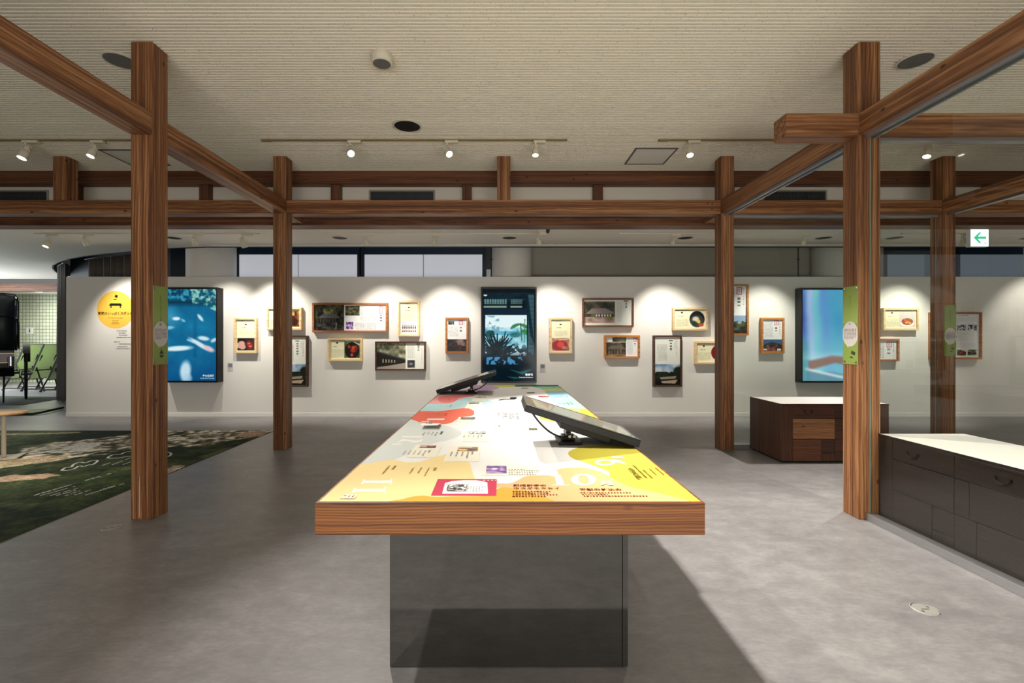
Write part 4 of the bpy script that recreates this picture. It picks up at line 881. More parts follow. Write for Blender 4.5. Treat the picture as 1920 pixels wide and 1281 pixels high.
for a in ((911, 950, 874.5, 888, 'violet', 3), (857, 895, 839, 846.5, 'meal', 4), (786, 816, 836.5, 840.2, 'slices', 5), (878, 910, 809.8, 814.2, 'village', 6), (863, 890, 783, 787, 'gate', 7), (836, 874, 909.8, 921.8, 'village', 8),
          (890, 911, 744.2, 746, 'village', 9), (879, 898, 755.5, 757.6, 'longhouse', 10), (1010, 1030, 743, 745, 'redbowl', 11), (988, 1003, 736.2, 737.4, 'shrine', 12), (978, 992, 727.6, 729, 'redbowl', 13), (992, 1008, 803.5, 807, 'shrine', 14)): small_photo(*a)
# two raised flap cards
def flap(u0, u1, v0, v1, nm, colr):
    xa, yb = tp(u0, v1); xb, _ = tp(u1, v1); _, ya = tp(u0, v0)
    m = MB(); m.col = (246, 244, 238); n_ = 8; vs_ = []
    for i in range(n_+1):
        t_ = i/n_; zz = TZ+.006+.016*math.sin(PI*t_*.5)
        for xx in (xa, xb): vs_.append((xx-ox, ya+(yb-ya)*t_-TY0, zz))
    vs_ += [(a, b, c-.0022) for a, b, c in vs_]; k_ = 2*(n_+1)
    fs_ = [(2*i, 2*i+2, 2*i+3, 2*i+1) for i in range(n_)]+[(k_+2*i, k_+2*i+1, k_+2*i+3, k_+2*i+2) for i in range(n_)]+[(2*n_, k_+2*n_, k_+2*n_+1, 2*n_+1)]+[(2*i+1, 2*i+3, k_+2*i+3, k_+2*i+1) for i in range(n_)]+[(2*i, k_+2*i, k_+2*i+2, 2*i+2) for i in range(n_)]
    m.add(vs_, fs_); f = m.build('flap_card', PRINT, tab, label='white paper flap lifted off the sheet')
    p = Paint(24, 14); pic(p, (0, 0, 1, 1), 'village', 5); raster('photo_print', p.arr(), (xb-xa)*.4, (ya-yb)*.35, PRINT, f, 'xy', ((xa+xb)/2-.01-ox, ya-(ya-yb)*.3-TY0, TZ+.0165))
flap(788, 821, 796, 804.8, 'a', None); flap(1057, 1088, 772, 778, 'b', None)

# ------------------------------------------------------------------ tilted touch monitors on the table
def monitor(low, length, y0, y1, sgn, lb):
    """low: x of the low edge; the panel rises from it towards the table's middle"""
    r = thing('touch_monitor', lb, 'monitor', (low, (y0+y1)/2, TZ+.004)); hy = (y1-y0)/2; a = math.radians(17.5)
    M = Matrix.Rotation(sgn*a, 4, 'Y'); th = .036
    # local: panel runs from x=0 (low) to x=-sgn*length (high)
    def T(m): m.M = Matrix.Translation((0, 0, .003)) @ M; return m
    X = lambda d: -sgn*d
    def bb(m, d0, d1, ya, yb, z0, z1): return m.box(min(X(d0), X(d1)), max(X(d0), X(d1)), ya, yb, z0, z1)
    bb(T(MB()), 0, length, -hy, hy, .0, th-.003).build('housing', BLACK, r, bevel=.003)
    m = T(MB()); bb(m, 0, .018, -hy, hy, th-.003, th); bb(m, length-.045, length, -hy, hy, th-.003, th); bb(m, .018, length-.045, -hy, -hy+.016, th-.003, th); bb(m, .018, length-.045, hy-.016, hy, th-.003, th); m.build('bezel', plain('monitor_bezel', (30, 29, 27), .12), r)
    nt = NT('monitor_glass'); nt.bsdf(lin(150, 158, 150), .06, 0, .6); 
    bb(T(MB()), .018, length-.045, -hy+.016, hy-.016, th-.002, th-.0008).build('screen', nt.m, r)
    bb(T(MB()), length*.22, length*.66, -hy+.05, hy-.05, -.030, 0).build('electronics_box', BLACK, r, bevel=.003)
    xb = X(.30); zt = math.sin(a)*.30*1.0-.028
    m = MB(); m.box(xb-.055, xb+.055, -.10, .06, 0, .012); m.build('stand_foot', BLACKM, r, bevel=.002)
    m = MB(); m.box(xb-.03, xb+.03, -.05, .02, .012, .03); m.cyl((xb, -.06, .034), (xb, .05, .034), .013, n=12); m.box(xb-.012, xb+.012, -.04, .02, .03, max(.045, zt)); m.build('stand_neck', BLACKM, r)
    [MB().cyl((xb+q_, -.080, .034), (xb+q_, -.058, .034), .007, n=10).build('clamp_screw', STEEL, r) for q_ in (-.0, .022)]
    p0 = (T(MB()).M @ Vector((X(length-.04), -hy+.06, .0))); pts = []
    for i in range(13):
        t_ = i/12; x = p0.x*(1-t_)+xb*t_; z_ = p0.z*(1-t_)**2.2+.028*(1-(1-t_)**2.2)+.0; pts.append((x, -hy+.06+t_*.04, max(z_, .010)))
    MB().tube(pts, .0045, 8).build('cable', plain('black_cable', (18, 18, 18), .5), r)
    return r
monitor(.628, .545, 2.10, 2.44, 1, 'tilted black touch monitor at the right edge of the table')
monitor(-.566, .555, 4.15, 4.49, -1, 'tilted black touch monitor at the far left edge of the table')

# ------------------------------------------------------------------ antique wooden display chests
def chest(lb, loc, rz, TAN=TAN):
    r = thing('display_chest', lb, 'chest', loc, rz, None); L, D, Hh = 1.08, .59, .595
    T0, T1, T2, T3, T4 = TAN
    MB().box(.01, L-.01, .012, D-.01, .02, Hh-.012).build('carcass', T4, r); MB().box(.02, L-.02, .03, D-.03, 0, .02).build('plinth', BLACK, r)
    MB().box(.004, L-.004, .004, D-.004, Hh-.012, Hh).build('worktop', WTOP, r, label='white laminate top'); 
    m = MB().box(0, L, 0, .004, Hh-.014, Hh+.0008).box(0, L, D-.004, D, Hh-.014, Hh+.0008).box(0, .004, .004, D-.004, Hh-.014, Hh+.0008).box(L-.004, L, .004, D-.004, Hh-.014, Hh+.0008); m.build('edge_band', T1, r)
    def pan(x0, x1, z0, z1, mat, nm, y=-.0, d=.012, hd=None, relief=False):
        o = MB().box(x0+.0015, x1-.0015, y, .012, z0+.0015, z1-.0015).build(nm, mat, r, bevel=.0015)
        if hd:
            cx_, cz_ = (x0+x1)/2+hd, (z0+z1)/2+.008; h_ = MB()
            h_.tube([(cx_+.038*math.cos(a), y-.006-.004*math.sin(-a), cz_+.030*math.sin(a)) for a in np.linspace(PI, 2*PI, 12)], .0035, 8)
            h_.cyl((cx_-.038, y, cz_), (cx_-.038, y-.010, cz_), .006, n=10).cyl((cx_+.038, y, cz_), (cx_+.038, y-.010, cz_), .006, n=10); h_.build('handle', IRON, o)
        return o
    zz = Hh-.014
    pan(0, .115, .02, zz, T0, 'stile'); pan(.955, L, .02, zz, T0, 'stile')
    pan(.115, .535, .452, zz, T1, 'drawer', hd=-.06); pan(.535, .955, .452, zz, T4, 'drawer', hd=.05)
    pan(.115, .535, .245, .448, T2, 'panel', y=-.002); pan(.535, .62, .245, .448, T1, 'panel'); pan(.62, .955, .245, .448, T3, 'panel')
    pan(.115, .398, .02, .242, T3, 'panel', y=-.002); pan(.398, .535, .02, .10, T0, 'panel'); pan(.398, .535, .10, .242, T4, 'panel', y=.002); pan(.535, .66, .02, .242, T1, 'panel'); pan(.66, .955, .02, .242, T3, 'panel')
    for sx in (0, 1):
        for (y0, y1, mat, e) in ((.012, .21, T0, 0), (.21, .40, TAN[0], .003), (.40, D, T0, 0)):
            a, b = (0+e, .012) if sx == 0 else (L-.012, L-e); MB().box(a, b, y0+.001, y1-.001, .02, zz).build('side_panel', mat, r, bevel=.001)
    MB().box(.0, L, D-.012, D, .02, zz).build('back_panel', T4, r)
    return r
chest('dark antique wooden chest with white top standing before the far glass', (2.825, 4.66, 0), 0)
chest('dark antique wooden chest with white top right behind the near glass', (2.612, 3.205, 0), -PI/2, [TAN_SHADED]*5)

# ------------------------------------------------------------------ glass partitions
def partition(lb, axis, w, a, b, mat, split=()):
    ctr = ((w, a, 0) if axis == 1 else (a, w, 0)); r = thing('glass_partition', lb, 'glass partition', ctr)
    def bb(m, s0, s1, t0, t1, z0, z1): return m.box(t0, t1, s0, s1, z0, z1) if axis == 1 else m.box(s0, s1, t0, t1, z0, z1)
    L = b-a; eds = [0]+[s-a for s in split]+[L]
    for s0, s1 in zip(eds, eds[1:]):
        p = bb(MB(), s0+.004, s1-.004, -.0001, .0001, .05, BZ0-.012)
        # one sheet; its thickness shows at the polished edges
        pm = MB(); 
        if axis == 1: pm.poly([(0, s0+.004, .05), (0, s1-.004, .05), (0, s1-.004, BZ0-.012), (0, s0+.004, BZ0-.012)])
        else: pm.poly([(s0+.004, 0, .05), (s1-.004, 0, .05), (s1-.004, 0, BZ0-.012), (s0+.004, 0, BZ0-.012)])
        g = pm.build('pane', mat, r); e = MB(); bb(e, s0, s0+.004, -.0035, .0035, .05, BZ0-.012); bb(e, s1-.004, s1, -.0035, .0035, .05, BZ0-.012); e.build('polished_edge', GLASS_EDGE, g)
    bb(MB(), 0, L, -.03, .03, 0, .05).build('bottom_rail', CHAN, r, bevel=.002)
    m = MB(); bb(m, 0, L, -.035, -.02, BZ0-.026, BZ0-.001); bb(m, 0, L, .02, .035, BZ0-.026, BZ0-.001); bb(m, 0, L, -.02, .02, BZ0-.012, BZ0-.001); m.build('top_channel', CHAN, r)
    return r
partition('large near glass pane on the right with a steel floor rail', 1, cxr, -1.0, Y1-.0005, GLASS, (-.2,))
partition('glass pane under the long beam, behind the far chest', 0, cy2, XR+SQ+.002, XF-.002, GLASS_FAR)
m = MB().box(-.035, -.018, 0, Y2-Y1-SQ-.004, BZ0-.026, BZ0-.001).box(.018, .035, 0, Y2-Y1-SQ-.004, BZ0-.026, BZ0-.001).box(-.018, .018, 0, Y2-Y1-SQ-.004, BZ0-.010, BZ0-.001)
tag(m.build('door_channel', CHAN, loc=(cxr, Y1+SQ+.002, 0)), 'grey metal sliding door channel under the beam between the right posts', 'rail')
m = MB().box(-.03, .03, 0, Y2-Y1-SQ-.004, BZ0-.02, BZ0-.001); tag(m.build('door_channel', STEEL, loc=(cxf, Y1+SQ+.002, 0)), 'bright metal channel under the upper right beam behind the near glass', 'rail')
m = MB().box(0, 6.4, -.03, .03, BZ0-.02, BZ0-.001); tag(m.build('door_channel', CHAN, loc=(XR+SQ+.01, cy1, 0)), 'metal channel under the crossing beam behind the near glass', 'rail')

# ------------------------------------------------------------------ green signs on the posts
def green_sign(lb, loc, rz, w, h, seed, style):
    r = thing('post_sign', lb, 'sign', loc, rz)
    MB().box(-w/2, w/2, -.005, -.0015, -h/2, h/2).build('acrylic_plate', plain('acrylic_edge', (150, 172, 92), .15), r)
    p = Paint(int(w/.0022), int(h/.0022), (126, 146, 66)); p.put(np.clip((p.Y-.2)*3, 0, 1)*(p.Y < .47), (164, 178, 104), .5)
    p.cols(.44, .12, .56, .5, 1, (92, 104, 48), seed, .9, .8)
    p.ell(.5, .61, .52, .16, (196, 190, 186)); p.poly([(.2, .73), (.42, .75), (.36, .79)], (196, 190, 186))
    if style != 2: p.cols(.4, .47, .6, .52, 1, (110, 104, 100), seed, .7, .7)
    p.rows(.1, .545, .92, .68, 8, (84, 78, 78), seed+1, .9, .6, .09)
    if style == 0: p.ell(.55, .87, .14, .045, (34, 44, 22)); p.rect(.42, .865, .68, .88, (120, 140, 60)); p.poly([(.5, .8), (.56, .8), (.58, .84), (.5, .84)], (34, 44, 22))
    else: p.poly([(.6, .82), (.86, .845), (.8, .885), (.55, .86)], (56, 56, 40)); p.poly([(.46, .91), (.56, .895), (.64, .9), (.74, .925), (.64, .915), (.54, .915)], (44, 46, 30))
    raster('print_sheet', p.arr(), w, h, SATIN, r, loc=(0, -.0054, 0))
    for sx in (-1, 1):
        for sz in (-1, 1):
            b_ = MB(); b_.M = Matrix.Translation((sx*(w/2-.016), -.005, sz*(h/2-.018))) @ Matrix.Rotation(PI/2, 4, 'X'); b_.lathe([(.0085, 0), (.0085, .004), (.005, .007), (0, .007)], 14); b_.build('standoff_cap', STEEL, r)
green_sign('green upright sign on the right face of the near left post', (XL+SQ, Y1+.073, 1.345), PI/2, .138, .55, 4, 0)
green_sign('green upright sign on the left face of the near right post', (XR, Y1+.073, 1.345), -PI/2, .138, .55, 9, 1)
green_sign('green upright sign on the front of the third far post, behind the glass', (XF+.085, Y2, 1.345), 0, .130, .58, 14, 2)

# ------------------------------------------------------------------ track lights
def track(lb, x0, x1, y, z, mat):
    r = thing('light_track', lb, 'light track', (x0, y, z)); MB().box(0, x1-x0, -.014, .014, -.012, 0).build('rail', mat, r)
    MB().box(0, .10, -.017, .017, -.016, 0).build('feed_box', mat, r); MB().box(x1-x0, x1-x0+.01, -.014, .014, -.012, 0).build('end_cap', mat, r); return r
def spot(lb, x, y, zr, aim, power, angle, blend, big=1.0, on=1, side=1, group=None, soft=.03, col=(1, .94, .84)):
    """a spotlight hung from the rail at height zr; aim: the point it looks at"""
    r = thing('track_spotlight', lb, 'spotlight', (x, y, zr), 0, group)
    MB().box(-.02*big if side > 0 else -.115*big, .115*big if side > 0 else .02*big, -.018, .018, -.038, -.012).build('adapter', LAMPW, r, bevel=.003)
    c = Vector((0, 0, -.038-.085*big)); d = (Vector(aim)-(Vector((x, y, zr))+c)).normalized(); R = d.to_track_quat('-Z', 'Y').to_matrix().to_4x4()
    MB().cyl((0, 0, -.03), (0, 0, -.055), .009, n=10).tube([(0, 0, -.05), (-.030*big, 0, -.06), (-.042*big, 0, -.038-.07*big), (-.040*big, 0, -.038-.085*big)], .004, 6).tube([(0, 0, -.05), (.030*big, 0, -.06), (.042*big, 0, -.038-.07*big), (.040*big, 0, -.038-.085*big)], .004, 6).build('bracket', LAMPW, r)
    m = MB(); m.M = Matrix.Translation(c) @ R; k = big
    m.lathe([(.0, .062*k), (.026*k, .062*k), (.026*k, .048*k), (.022*k, .046*k), (.022*k, .040*k), (.028*k, .038*k), (.028*k, .030*k), (.023*k, .028*k), (.023*k, .020*k), (.030*k, .016*k), (.037*k, .0), (.038*k, -.062*k), (.034*k, -.062*k), (.033*k, -.050*k), (0, -.050*k)], 20); m.build('lamp_head', LAMPW, r)
    m = MB(); m.M = Matrix.Translation(c) @ R; m.lathe([(0, -.052*k), (.032*k, -.052*k), (.032*k, -.0505*k), (0, -.0505*k)], 20); m.build('lens', LENS if on == 1 else LENS_DIM, r)
    if power:
        p0 = Vector((x, y, zr))+c+d*(.064*k); o = light('SPOT', 'spot_beam', p0, aim, power, col, soft*k, angle, blend)
    return r
FT, RT = 4.79, 6.60
track('pale brass light track on the ceiling at upper left', -6.2, -3.6, FT, CZ, BRASS); track('pale brass light track in the middle of the ceiling', -2.466, .68, FT, CZ, BRASS); track('pale brass light track at upper right, behind the beam stub', 1.635, 5.6, FT, CZ, BRASS)
fx = lambda u: at(u, 0, FT)[0]
GF = 'spotlights on the front ceiling tracks'; GR = 'spotlights on the rear ceiling tracks'
spot('first spotlight at upper left, lens glowing, beside the short strut', fx(47), FT, CZ, (-5.4, 3.6, 0), 170, 60, .7, 1.15, group=GF)
spot('spotlight at upper left just left of the near left post', fx(174), FT, CZ, (-4.6, 3.7, 0), 130, 60, .7, 1.0, group=GF)
spot('left of the two dazzling spotlights facing the viewer', fx(656), FT, CZ, (.35, 1.8, .3), 260, 56, .6, 1.0, group=GF)
spot('right of the two dazzling spotlights facing the viewer', fx(838), FT, CZ, (1.7, 2.2, 0), 820, 54, .6, 1.0, group=GF)
spot('slim spotlight hanging straight down right of the dazzling pair', fx(1004), FT, CZ, (.30, 4.2, .75), 80, 62, .6, .9, group=GF)
spot('spotlight at upper right beside the ceiling hatch', fx(1293), FT, CZ, (1.7, 3.4, 0), 90, 60, .6, .95, side=1, group=GF)
spot('spotlight seen through the near glass beside the third far post', fx(1740), FT, CZ, (3.35, 4.35, .3), 420, 50, .7, 1.0, group=GF)
rx = lambda u: at(u, 0, RT)[0]
track('white light track on the rear ceiling at the far left', rx(65), rx(486), RT, RZ, RAILW); track('white light track on the rear ceiling in the middle', rx(604), rx(1010), RT, RZ, RAILW)
track('white light track on the rear ceiling right of the middle', rx(1160), rx(1570), RT, RZ, RAILW); track('white light track on the rear ceiling at the far right', rx(1690), rx(1990), RT, RZ, RAILW)
rear = [(90, 'large rear spotlight at far left with a glowing lens', (-6.9, 5.4, 0), 50), (160, 'small rear spotlight above the round sign', (-5.9, WY_, 1.3), 50), (365, 'rear spotlight above the koi display', (-4.3, WY_, 1.1), 40), (456, 'rear spotlight with glowing lens, right of the koi display', (-3.5, WY_, 1.2), 55),
        (686, 'rear spotlight above the widest brown frame', (-1.75, WY_, .9), 55), (814, 'rear spotlight above the small brown frame left of the middle display', (-.75, WY_, .9), 55), (1010, 'rear spotlight below the security camera', (1.0, WY_, .9), 55), (1262, 'rear spotlight above the soup frame', (2.7, WY_, .9), 55),
        (1507, 'rear spotlight seen through glass above the colourful display', (4.15, WY_, .9), 45), (1806, 'rear spotlight beside the exit sign', (6.3, WY_, .9), 60)]
for u, lb, aim, pw in rear:
    if u == 1806: light('SPOT', 'spot_beam', (8.6, 6.5, 2.6), (8.6, WY_, 1.2), 60, (1, .94, .84), .03, 78, .6)
    spot('white '+lb, rx(u), RT, RZ, aim, pw*2.6, 72, .8, 1.1 if u in (90, 456) else .9, on=1 if u in (90, 456) else 0, group=GR)
# lamps on the tracks over and behind the viewer
track('light track overhead, out of the picture', -3.4, 4.4, 1.55, CZ, BRASS)
for (x, y, aim, pw, an, bl, lb) in ((-1.55, 1.55, (-.55, 1.95, .75), 170, 50, .9, 'overhead spotlight above the left floor'), (-.20, 1.55, (.15, .45, 0), 190, 56, .7, 'overhead spotlight above the floor before the table'), (-.50, 1.55, (2.35, 2.2, 0), 420, 62, .8, 'overhead spotlight above the near table end'), (3.05, 1.55, (2.92, 2.8, .6), 220, 36, .6, 'overhead spotlight above the near chest')):
    spot(lb, x, y, CZ, aim, pw, an, bl, 1.0)

# ------------------------------------------------------------------ other things on the ceilings
def disc_speaker(lb, u, v):
    Y = F*(CZ-H)/(CY-v); x = (u-CX)*Y/F; r = thing('ceiling_speaker', lb, 'speaker', (x, Y, CZ))
    MB().lathe([(.115, 0), (.115, -.008), (.108, -.013), (.103, -.013), (.103, -.009), (0, -.009)][::-1], 40).build('rim', RIMW, r); MB().lathe([(0, -.0135), (.098, -.0125), (.102, -.0095), (0, -.0092)], 40).build('mesh_cover', GREYD, r)
disc_speaker('round grey ceiling speaker behind the near left post', 226, 112); disc_speaker('round grey ceiling speaker right of the near right post', 1716, 112)
Y = F*(CZ-H)/(CY-103); x = (716-CX)*Y/F; r = thing('smoke_detector', 'round white smoke detector drum on the ribbed ceiling', 'smoke detector', (x, Y, CZ))
MB().lathe([(0, -.066), (.066, -.066), (.074, -.060), (.080, -.030), (.080, -.020), (.070, -.016), (.070, 0)], 40).build('body', RIMW, r, bevel=0); MB().lathe([(0, -.0685), (.060, -.0685), (.063, -.066), (0, -.066)], 40).build('sensor_cover', GREYD, r)
def downlight(lb, u, v, cz, rad):
    Y = F*(cz-H)/(CY-v); x = (u-CX)*Y/F; r = thing('recessed_downlight', lb, 'downlight', (x, Y, cz))
    m = MB(); m.lathe([(rad*.86, -.002), (rad*.9, -.011), (rad, -.007), (rad, 0)], 40); m.build('rim', RIMW, r); MB().lathe([(0, -.003), (rad*.87, -.003), (rad*.87, -.0045), (0, -.0046)][::-1], 40).build('dark_opening', BLACK, r)
downlight('unlit black recessed downlight in the ribbed ceiling, white rim', 763.5, 236, CZ, .140)
for u, lb in ((325, 'beside the near left post'), (637, 'between two rear tracks at middle left'), (955, 'above the middle display'), (1285, 'above the soup frame'), (1544, 'left of the near right post, behind glass'), (1677, 'right of the near right post, behind glass'), (1930, 'at the far right edge')):
    downlight('dark unlit downlight in the rear ceiling '+lb, u, 445.5, RZ, .118)
def hatch(lb, x0, y0, s):
    r = thing('ceiling_hatch', lb, 'hatch', (x0, y0, CZ)); w_ = .016
    m = MB().box(0, s, 0, w_, -.010, 0).box(0, s, s-w_, s, -.010, 0).box(0, w_, w_, s-w_, -.010, 0).box(s-w_, s, w_, s-w_, -.010, 0); m.build('hatch_frame', plain('hatch_frame', (92, 90, 84), .5), r)
    MB().box(w_, s-w_, w_, s-w_, -.006, 0).build('hatch_panel', CEIL2, r)
hatch('square access hatch with a grey frame in the ceiling at upper right', 1.457, 4.99, .46); hatch('square access hatch partly hidden behind the near left post', -4.36, 5.03, .46)
# security camera under the rear ceiling
x, z = at(1019, 436, 6.15); r = thing('security_camera', 'small white security camera with a dark eye below the dark beam', 'camera', (x, 6.15, RZ))
MB().lathe([(0, -.085), (.055, -.085), (.075, -.07), (.08, -.01), (.08, 0)], 24).build('base', RIMW, r); m = MB(); m.M = Matrix.Translation((.05, -.05, -.055)) @ Matrix.Rotation(1.2, 4, 'X'); m.lathe([(.030, -.06), (.034, .03), (.0, .04)], 18); m.build('body', BLACK, r)
m = MB(); m.box(-.05, .04, -.02, .03, -.13, -.085); m.build('bracket', LAMPW, r)
# exit sign
xa, za = at(1820, 462, 6.3); xb, zb = at(1853, 430, 6.3); r = thing('exit_sign', 'lit white exit sign with a green arrow pointing left', 'sign', ((xa+xb)/2, 6.3, (za+zb)/2)); w, h = (xb-xa)/2, (zb-za)/2
MB().box(-w-.005, w+.005, 0, .06, -h-.005, h+.005).build('housing', plain('exit_housing', (206, 206, 200), .5), r); MB().box(-w, w, -.004, 0, -h, h).build('light_panel', emit('exit_white', (232, 255, 246), 1.6), r)
MB().cyl((0, .03, h), (0, .03, RZ-(za+zb)/2), .01, n=8).build('hanger', RIMW, r)
m = MB(); q = 2*w/1.0; m.add([(a*w, -.0055, b*h) for a, b in ((-.7, 0), (-.08, .62), (.16, .62), (-.24, .13), (.72, .13), (.72, -.13), (-.24, -.13), (.16, -.62), (-.08, -.62))], [tuple(range(9))]); m.build('arrow', emit('exit_green', (60, 206, 150), 1.0), r)
m = MB(); m.col = (150, 220, 190); 
for k in range(3): m.poly([(w*(.5+.13*k), -.0055, -h*.72), (w*(.58+.13*k), -.0055, -h*.72), (w*(.58+.13*k), -.0055, -h*.55), (w*(.5+.13*k), -.0055, -h*.55)])
m.build('small_marks', SCREEN, r)

# ------------------------------------------------------------------ floor things
for (u, v, lb) in ((210, 990, 'round grey floor outlet lid at the foot of the near left post'), (1735, 1143, 'round grey floor outlet lid on the bright floor at right')):
    x, y = on_floor(u, v); r = thing('floor_outlet', lb, 'outlet', (x, y, 0)); R_ = .056
    MB().lathe([(0, .0015), (R_*.86, .0015), (R_*.88, .0005), (R_*.92, .0005), (R_*.94, .003), (R_, .0005)][::-1], 40).build('lid', OUTLET, r)
    m = MB(); 
    for a in (.6, 3.7): m.cyl((R_*.55*math.cos(a), R_*.55*math.sin(a), .0016), (R_*.55*math.cos(a), R_*.55*math.sin(a), .0024), .006, n=12)
    m.box(-.018, .018, -.003, .003, .0016, .0022); m.build('screw', plain('outlet_slot', (96, 94, 90), .5), r)

# aerial photograph carpet
KX0, KX1, KY0, KY1 = -8.2, -3.065, .4, 6.30
nx, ny = 260, 300
XX, YY = np.meshgrid(np.linspace(KX0, KX1, nx), np.linspace(KY1, KY0, ny))
U = CX+F*XX/YY; V = CY+F*H/YY
n1 = vnoise(ny, nx, 5, 5, 41); n2 = vnoise(ny, nx, 46, 3, 42); n3 = vnoise(ny, nx, 90, 2, 43); n4 = vnoise(ny, nx, 12, 4, 44)
A = np.array
def lerp(a, b, k): return a*(1-k[..., None])+b*k[..., None]
img = lerp(A([24., 32, 20]), A([70., 80, 48]), np.clip((n1-.3)*1.9+(n2-.5)*.9, 0, 1)); img = lerp(img, A([96., 96, 60]), np.clip((n4-.6)*4, 0, .6))
def region(pts, soft=.12): return np.clip((inpoly(U+(n1-.5)*70+(n2-.5)*20, V+(n4-.5)*16, pts)).astype(float), 0, 1)
urb = region([(40, 846), (120, 828), (220, 815), (330, 808), (520, 806), (510, 818), (330, 838), (250, 842), (150, 858), (40, 866)])
img = lerp(img, lerp(A([70., 66, 56]), A([206., 194, 176]), np.clip((n3-.33)*3.2, 0, 1)), urb*np.clip((n2-.22)*4, 0, 1))
img = lerp(img, lerp(A([120., 104, 84]), A([186., 170, 146]), n2), region([(-40, 866), (40, 858), (120, 853), (110, 862), (40, 872), (-40, 880)])*.8)
img = lerp(img, A([206., 202, 196]), inpoly(U, V, [(128, 838), (150, 832), (185, 831), (190, 836), (160, 844), (134, 845)]).astype(float)); img = lerp(img, A([178., 174, 166]), inpoly(U, V, [(60, 846), (90, 836), (126, 834), (132, 845), (84, 853)]).astype(float)*(n3 > .42))
img = lerp(img, lerp(A([110., 96, 78]), A([176., 150, 130]), n2), region([(-40, 898), (20, 893), (85, 890), (118, 892), (90, 900), (30, 905), (-40, 908)]))
img = lerp(img, lerp(A([100., 90, 80]), A([176., 164, 150]), n3), region([(300, 884), (340, 876), (360, 880), (330, 892), (300, 896)])); img = lerp(img, A([128., 106, 88]), region([(455, 814), (510, 808), (500, 818), (450, 826)])*.8)
img = lerp(img, A([104., 96, 78]), (np.abs(V-(815+(U/140)**2*(-3.0)))<1.2)*(U < 150)*1.0)
kr = thing('aerial_map_carpet', 'carpet printed with an aerial photo of green hills and a town', 'carpet', ((KX0+KX1)/2, (KY0+KY1)/2, 0))
kw, kh = KX1-KX0, KY1-KY0
MB().box(-kw/2, kw/2, -kh/2, kh/2, .0, .004).build('backing', plain('carpet_back', (60, 62, 54), .9), kr)
t = NT('carpet_print'); a_ = t.n('ShaderNodeAttribute', attribute_name='Col'); fz = t.ramp(t.noise(t.obj(), 26, 5, .75), [(.34, (.45, .45, .45, 1)), (.66, (1.7, 1.65, 1.55, 1))]); t.bsdf(t.mix(1.0, a_.outputs['Color'], fz, 'MULTIPLY'), .95, 0, .08, t.noise(t.obj(), 400, 2), .002, .6)
raster('map_print', np.clip(img*1.35, 0, 235), kw-.002, kh-.002, t.m, kr, 'xy', (0, 0, .0048), label='aerial photo print')
m = MB(); m.col = (206, 206, 198); m.M = Matrix.Translation((-(KX0+KX1)/2, -(KY0+KY1)/2, .0062))
def strip(pts, wd, closed=False):
    pts = [Vector((*on_floor(u, v), 0)) for u, v in pts]
    if closed: pts.append(pts[0])
    for a, b in zip(pts, pts[1:]):
        d = (b-a).normalized(); n_ = Vector((-d.y, d.x, 0))*wd/2; m.add([tuple(a-n_), tuple(b-n_), tuple(b+n_), tuple(a+n_)], [(0, 1, 2, 3)])
def blob(pts): return [(p[0], p[1]) for p in crom(pts, 4)]
strip(blob([(116, 883), (124, 878), (134, 877), (138, 872), (150, 868), (160, 869), (172, 865), (183, 865), (178, 870), (172, 873), (165, 873), (158, 876), (148, 875), (140, 880), (128, 883)]), .022, True)
strip(blob([(202, 860), (212, 854), (226, 853), (236, 849), (262, 846), (290, 848), (318, 850), (318, 856), (300, 860), (270, 856), (240, 857), (222, 860)]), .022, True)
for a, b in (((68, 929), (211, 888)), ((64, 931), (135, 910)), ((75, 931), (142, 913)), ((90, 932), (146, 917)), ((105, 931), (146, 920)), ((120, 932), (150, 922)), ((140, 930), (170, 920)), ((160, 930), (234, 908)), ((188, 920), (215, 912)), ((210, 873), (246, 859)), ((225, 874), (300, 850)), ((192, 874), (206, 869))):
    u0, v0 = a; u1, v1 = b; k_ = 14
    for i in range(k_):
        if rr.random() < .82: strip([(u0+(u1-u0)*i/k_, v0+(v1-v0)*i/k_), (u0+(u1-u0)*(i+.75)/k_, v0+(v1-v0)*(i+.75)/k_)], .016 if a[1] != 929 else .02)
m.build('map_lettering', PRINT, kr)

# low round table at the left edge
x, y = on_floor(7, 860, .0); r = thing('round_side_table', 'low round wooden topped side table with a cream pole at the left edge', 'side table', (x, y, .0)); zt = .49
MB().lathe([(0, zt-.004), (.173, zt-.004), (.180, zt-.010), (.180, zt-.024), (.173, zt-.028), (0, zt-.028)][::-1], 48).build('table_top', wood('stool_top', 0, lin(216, 178, 132), lin(200, 158, 110), lin(160, 116, 76), knots=0), r)
MB().cyl((0, 0, .012), (0, 0, zt-.03), .019, n=20).build('pole', plain('cream_pole', (226, 212, 188), .4), r)
m = MB(); m.M = Matrix.Rotation(.5, 4, 'Z'); m.box(-.13, .13, -.13, .13, .006, .016); m.build('foot_plate', plain('cream_plate', (226, 214, 192), .4), r, bevel=.003)

